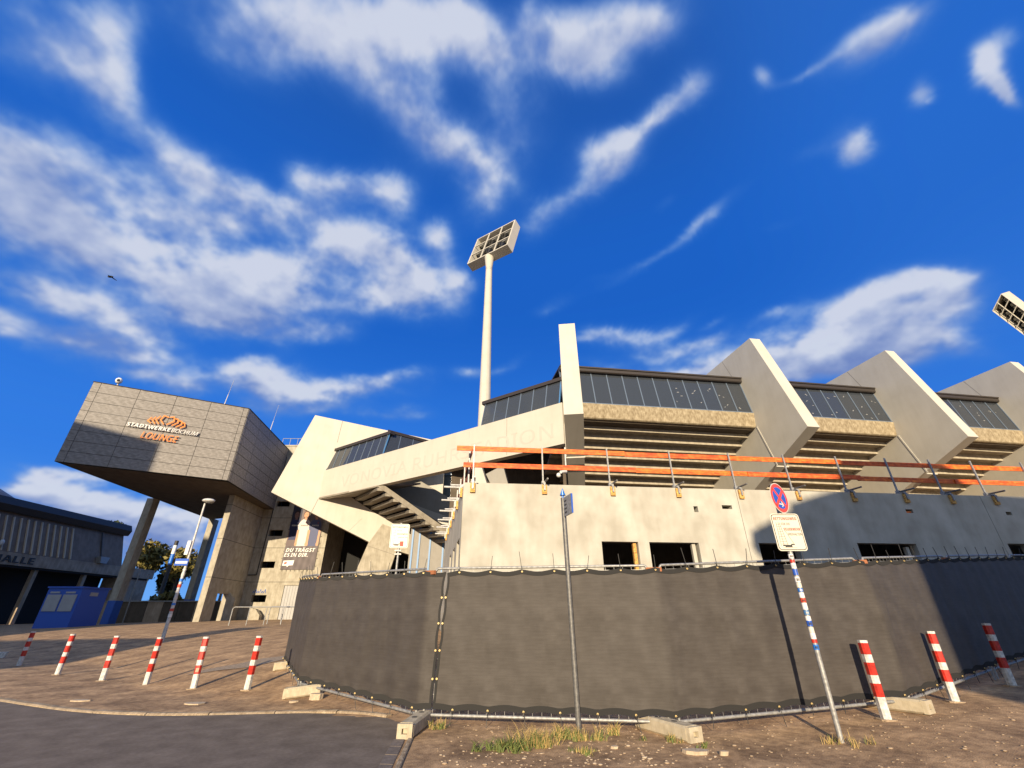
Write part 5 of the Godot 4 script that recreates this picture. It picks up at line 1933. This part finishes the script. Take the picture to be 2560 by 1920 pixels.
# ---------------------------------------------------------------- small things on the left
func left_side() -> void:
	# blue kiosk container
	var y := land(-33, 36.5) - 0.05
	var t := thing("kiosk", "blue sales container with two white shutters beside the lounge leg", "kiosk", W(-33, y, 37))
	var s := begin()
	abox(s, -34.25, -31.75, y, 3.25, 36.0, 38.4)
	put("cabin", s, M.kiosk, t)
	for x in [-34.1, -32.95]:
		s = begin()
		abox(s, x, x + 1.0, 1.72, 2.82, 35.95, 35.996)
		put("shutter", s, M.shutter, t)
		s = begin()
		abox(s, x + 0.1, x + 0.8, 2.9, 3.02, 35.96, 35.996)
		put("vent", s, M.shutter, t)
	s = begin()
	abox(s, -34.32, -31.68, 3.252, 3.36, 35.92, 38.48)
	put("roof_frame", s, M.kiosk, t)
	s = begin()
	abox(s, -31.745, -31.72, 2.75, 3.0, 36.8, 37.5)
	put("side_vent", s, M.shutter, t)
	# tube railings before the gate
	for k in 2:
		var d := 31.0 + k * 1.6
		var x0: float = [-17.45, -15.9][k]
		var x1: float = [-13.2, -12.4][k]
		var g := land(-16, d)
		t = thing("tube_railing", ["galvanised tube railing nearest the bollards, left end bent down", "galvanised tube railing standing behind the first, close to the netting"][k], "railing", W((x0 + x1) / 2, g, d), "tube railings at the gate")
		s = begin()
		run(s, [W(x0, g - 0.1, d), W(x0, g + 0.9, d), W(x0 + 0.1, g + 1.0, d), W(x1 - 0.1, g + 1.0, d), W(x1, g + 0.9, d), W(x1, g - 0.1, d)], 0.03, 8)
		put("top_rail", s, M.galv, t)
		for i in range(1, 4):
			s = begin()
			var x := lerpf(x0, x1, i / 4.0)
			tube(s, W(x, g - 0.1, d), W(x, g + 0.98, d), 0.026, 8)
			put("post", s, M.galv, t)
	# tipped red and white barrier board
	t = thing("barrier_board", "red and white striped barrier lying on the plaza at the left edge", "barrier", onland(-19.2, 19.6))
	for i in 5:
		s = begin()
		var a := onland(-20.6 + i * 0.33, 19.3) + Vector3(0, 0.02, 0)
		var p := [a, a + Vector3(0.33, 0, 0), a + Vector3(0.4, 0.2, 0), a + Vector3(0.07, 0.2, 0)]
		prism(s, p, W(0, 0, 0.08))
		put("red_stripe" if i % 2 else "white_stripe", s, M.red if i % 2 else M.white, t)
	# dark retaining wall with posts behind the lounge legs
	t = thing("retaining_wall", "long low dark wall with pale coping behind the lounge legs", "wall", W(-36, 0.6, 50))
	for i in 9:
		s = begin()
		abox(s, -43.0 + i * 1.6, -43.0 + i * 1.6 + 1.56, 0.4, 2.7, 49.6, 49.8)
		put("wall_slab", s, M.hall_fascia if i % 3 == 1 else M.under, t)
	s = begin()
	abox(s, -43.0, -28.6, 2.702, 2.8, 49.5, 49.9)
	put("coping", s, M.galv, t)
	for q in [[-36.9, 47.6, 5.6, "thin leaning grey pole before the low dark wall, left one"], [-39.2, 52.0, 5.4, "thin pale pole beside the end of the sports hall"], [-30.9, 52.0, 4.6, "short pale pole near the rear lounge leg"]]:
		t = thing("pole", q[3], "pole", W(q[0], 0.9, q[1]), "thin poles near the lounge legs")
		s = begin()
		tube(s, W(q[0], 0.7, q[1]), W(q[0] - 0.1, q[2], q[1]), 0.05, 8)
		put("shaft", s, M.galv, t)
		s = begin()
		ball(s, W(q[0] - 0.1, q[2], q[1]), Vector3(0.07, 0.05, 0.07), 8, 4)
		put("cap", s, M.galv_dark, t)
	# striped column far away
	t = thing("flag_column", "tall thin column banded black, white and blue among the far trees", "column", W(-54, 0.8, 75))
	var yy := 0.8
	for q in [[6.6, "lower_shaft", M.ink], [1.6, "blue_band", M.cap_blue], [1.3, "white_band", M.plain_white], [0.7, "dark_top", M.ink]]:
		s = begin()
		tube(s, W(-53.9 - yy * 0.02, yy + 1.2, 75), W(-53.9 - yy * 0.02, yy + 1.2 + q[0], 75), 0.28, 12)
		put(q[1], s, q[2], t)
		yy += q[0]
	# parked car glimpsed under the lounge
	t = thing("parked_car", "small blue and white car parked beyond the rear lounge leg", "car", W(-40.6, 0.9, 60))
	s = begin()
	prism(s, [W(-42.4, 1.15, 60), W(-42.4, 1.65, 60), W(-41.9, 1.75, 60), W(-38.6, 1.75, 60), W(-38.4, 1.5, 60), W(-38.4, 1.15, 60)], W(0, 0, 1.7))
	var body := put("body", s, M.car, t)
	s = begin()
	prism(s, [W(-41.7, 1.752, 60.1), W(-41.2, 2.25, 60.2), W(-39.7, 2.25, 60.2), W(-39.0, 1.752, 60.1)], W(0, 0, 1.45))
	put("cabin", s, M.plain_white, body)
	for x in [-41.6, -39.3]:
		for d in [59.98, 61.55]:
			s = begin()
			tube(s, W(x, 1.18, d), W(x, 1.18, d + 0.2), 0.32, 14)
			put("wheel", s, M.tie, t)
	# cameras on the stand and a bird
	t = thing("security_camera", "white security camera pair on a bracket under the corner beam", "camera", W(3.0, 8.8, 26.0))
	s = begin()
	run(s, [W(3.25, 10.6, 25.9), W(3.25, 9.0, 25.9), W(3.0, 8.95, 25.6)], 0.05, 8)
	put("bracket", s, M.white_metal, t)
	s = begin()
	tube(s, W(3.2, 9.0, 25.6), W(2.85, 8.85, 25.2), 0.09, 10)
	ball(s, W(2.75, 8.75, 25.5), Vector3(0.14, 0.14, 0.14))
	put("housing", s, M.plain_white, t)
	t = thing("bird", "small dark bird gliding high among the clouds", "bird", W(-47.06, 36.6, 40.0))
	s = begin()
	ball(s, W(-47.06, 36.63, 40), Vector3(0.34, 0.12, 0.14), 10, 6)
	put("body", s, M.bird, t)
	for e in [-1, 1]:
		s = begin()
		prism(s, [W(-46.95, 36.65, 40), W(-47.2, 36.66, 40), W(-47.0 + 0.2, 36.45 + 0.1 * e, 40 + 0.6 * e), W(-46.75, 36.45 + 0.1 * e, 40 + 0.6 * e)], Vector3(0, 0.03, 0))
		put("wing", s, M.bird, t)


# ---------------------------------------------------------------- loose ground, weeds, rubble
func tuft(called: String, label: String, x: float, d: float, n: int, spread: float, tall: float, share_dry: float, lie := 0.6) -> void:
	var t := thing(called, label, "weeds", onland(x, d), "weeds along the fence")
	var seats := []
	for i in 4 + n / 40:
		seats.append(Vector2(x + rng.randfn() * spread, d + rng.randfn() * spread * 0.55))
	for dry in 2:
		var s := begin()
		var count := int(n * (share_dry if dry else 1.0 - share_dry))
		if count == 0:
			continue
		for i in count:
			var hub := seats[rng.randi() % seats.size()] as Vector2
			var p := onland(hub.x + rng.randfn() * spread * 0.22, hub.y + rng.randfn() * spread * 0.16)
			var h := tall * pow(rng.randf(), 0.7) * (0.6 + 0.5 * absf(sin(hub.x * 31.0 + hub.y * 17.0))) * (0.95 if dry else 0.75)
			var out := Vector3(rng.randfn(), 0, rng.randfn()) * h * lie * 0.8
			var wd := rng.randf_range(0.0025, 0.005) * (0.8 if dry else 1.5)
			var side := Vector3(rng.randfn(), 0, rng.randfn()).normalized() * wd
			var m := p + out * 0.35 + Vector3(0, h * 0.62, 0)
			var e := p + out + Vector3(0, h, 0)
			var nn := side.cross(Vector3.UP).normalized()
			tri(s, p - side, p + side, m + side * 0.8, nn)
			tri(s, p - side, m + side * 0.8, m - side * 0.8, nn)
			tri(s, m - side * 0.8, m + side * 0.8, e, nn)
		var o := put("dry_blades" if dry else "green_blades", s, M.straw if dry else M.grass, t)
		o.set_meta("kind", "stuff")


func ground_detail() -> void:
	tuft("weed_clump", "green leafy weed clump at the left of the fence weeds", -0.02, 6.62, 420, 0.11, 0.17, 0.1, 1.0)
	tuft("weed_clump", "tall straw coloured grass between the green clump and the grey post", 0.3, 6.85, 420, 0.14, 0.26, 0.7)
	tuft("weed_clump", "yellowish grass round the foot of the grey post", 0.8, 7.15, 480, 0.16, 0.2, 0.55)
	tuft("weed_clump", "dry straw tuft right of the grey post, under the netting", 1.36, 7.4, 160, 0.06, 0.2, 0.75)
	tuft("weed_clump", "small spiky tuft beside the concrete block at the road edge", -1.04, 7.75, 120, 0.06, 0.17, 0.5)
	tuft("weed_clump", "thin weeds against the long pale concrete block", 2.0, 7.05, 140, 0.13, 0.1, 0.5)
	tuft("weed_clump", "low green sprig at the tip of the long pale block", 2.28, 6.72, 60, 0.04, 0.1, 0.1)
	tuft("weed_clump", "sparse brown weeds round the foot of the no stopping post", 4.02, 6.78, 160, 0.14, 0.13, 0.8)
	tuft("weed_clump", "short grass in front of the middle weeds, near the street", 0.85, 6.5, 150, 0.14, 0.1, 0.35)
	# scattered pebbles
	var st := SphereMesh.new()
	st.radius = 0.5
	st.height = 0.7
	st.radial_segments = 6
	st.rings = 3
	for k in 2:
		var mm := MultiMesh.new()
		mm.transform_format = MultiMesh.TRANSFORM_3D
		mm.mesh = st
		mm.instance_count = 700 if k == 0 else 150
		for i in mm.instance_count:
			var x := rng.randf_range(-1.0, 7.5)
			var d := rng.randf_range(5.2, 8.0)
			if k == 1:
				x = rng.randfn() * 1.1 + 0.6
				d = 6.3 + rng.randfn() * 0.35
			if x < -0.9:
				x = -0.8 + rng.randf()
			var r := rng.randf_range(0.006, 0.02) * (1.0 if rng.randf() < 0.9 else 1.7)
			var b := Basis(Vector3.UP, rng.randf() * TAU).scaled(Vector3(r * 2.0, r * 1.0, r * 1.5))
			mm.set_instance_transform(i, Transform3D(b, onland(x, d) + Vector3(0, r * 0.2, 0)))
		var o := MultiMeshInstance3D.new()
		o.name = "gravel" if k == 0 else "pale_gravel"
		o.multimesh = mm
		o.material_override = M.stone if k == 0 else M.stone_light
		o.set_meta("kind", "stuff")
		o.set_meta("label", "loose brown gravel strewn before the fence" if k == 0 else "pale gravel chips scattered in front of the weeds")
		o.set_meta("category", "gravel")
		add_child(o, true)
	# rubble
	var lumps := [[2.12, 6.5, 0.16, 0.035, "flat pale broken slab before the long concrete block"], [2.42, 6.42, 0.06, 0.04, "white chip beside the flat broken slab"], [1.22, 6.72, 0.06, 0.025, "rounded pale stone right of the grey post"], [-8.06, 10.05, 0.17, 0.02, "thin broken stone plate on the paving near the road kerb"], [-5.75, 9.75, 0.22, 0.018, "long flat stone patch on the paving near the kerb"], [-3.6, 9.85, 0.16, 0.09, "rough concrete lump at the netting corner"], [-3.95, 9.75, 0.1, 0.03, "small chip of concrete under the netting corner"]]
	for l in lumps:
		var at := onland(l[0], l[1])
		var t := thing("rubble", l[4], "rubble", at, "loose rubble")
		var s := begin()
		var pts := []
		for i in 7:
			var a := TAU * i / 7
			var rr: float = l[2] * rng.randf_range(0.7, 1.1)
			pts.append(at + Vector3(cos(a) * rr, -0.01, sin(a) * rr * 0.6))
		prism(s, pts, Vector3(0.01, l[3] + 0.01, 0.01))
		put("chunk", s, M.stone_light, t)
	# pale repair patch in the paving
	O = Vector3.ZERO
	var s2 := begin()
	var ring := [[-7.9, 12.75], [-7.2, 13.0], [-6.6, 13.1], [-6.15, 13.9], [-6.3, 14.6], [-6.9, 14.3], [-7.2, 13.7], [-7.75, 13.3]]
	var mid := onland(-6.95, 13.6) + Vector3(0, 0.012, 0)
	for i in ring.size():
		var a := onland(ring[i][0], ring[i][1]) + Vector3(0, 0.012, 0)
		var b := onland(ring[(i + 1) % 8][0], ring[(i + 1) % 8][1]) + Vector3(0, 0.012, 0)
		tri(s2, mid, a, b, Vector3.UP)
	struct("paving_patch", s2, M.stone)


func far_trees() -> void:
	var list := [[-61.6, 10.4, 80.0, 3.2, 3.0, "olive tree beyond the hall, left of the striped column", M.leaf, 1500], [-55.6, 9.2, 80.0, 3.4, 3.0, "broad olive tree right of the striped column", M.leaf, 1500], [-58.2, 6.8, 82.0, 2.6, 2.6, "dark tree filling the gap behind the striped column", M.leaf_dark, 1000], [-50.0, 8.4, 84.0, 3.0, 3.2, "tree showing between the rear lounge leg and slab leg", M.leaf, 1000], [-46.3, 3.4, 66.0, 2.2, 1.0, "low green hedge bush behind the dark wall", M.leaf, 700], [-61.2, 12.6, 70.0, 2.2, 2.0, "spiky tree top rising over the sports hall roof", M.leaf_dark, 700]]
	for l in list:
		var base := W(l[0], 0.5, l[2])
		var t := thing("tree", l[5], "tree", base, "trees beyond the sports hall")
		crown(t, W(l[0], l[1], l[2]), Vector3(l[3], l[4], l[3] * 0.9), l[7], 0.42, l[6], 9)
		var s := begin()
		tube(s, base, W(l[0], l[1], l[2]), 0.3, 8, 0.12)
		for k in 4:
			var a := TAU * k / 4 + 0.5
			tube(s, W(l[0], lerpf(0.5, l[1], 0.6), l[2]), W(l[0] + cos(a) * l[3] * 0.6, l[1] + 0.3 * l[4], l[2] + sin(a) * l[3] * 0.5), 0.12, 6, 0.04)
		put("trunk", s, M.bark, t)
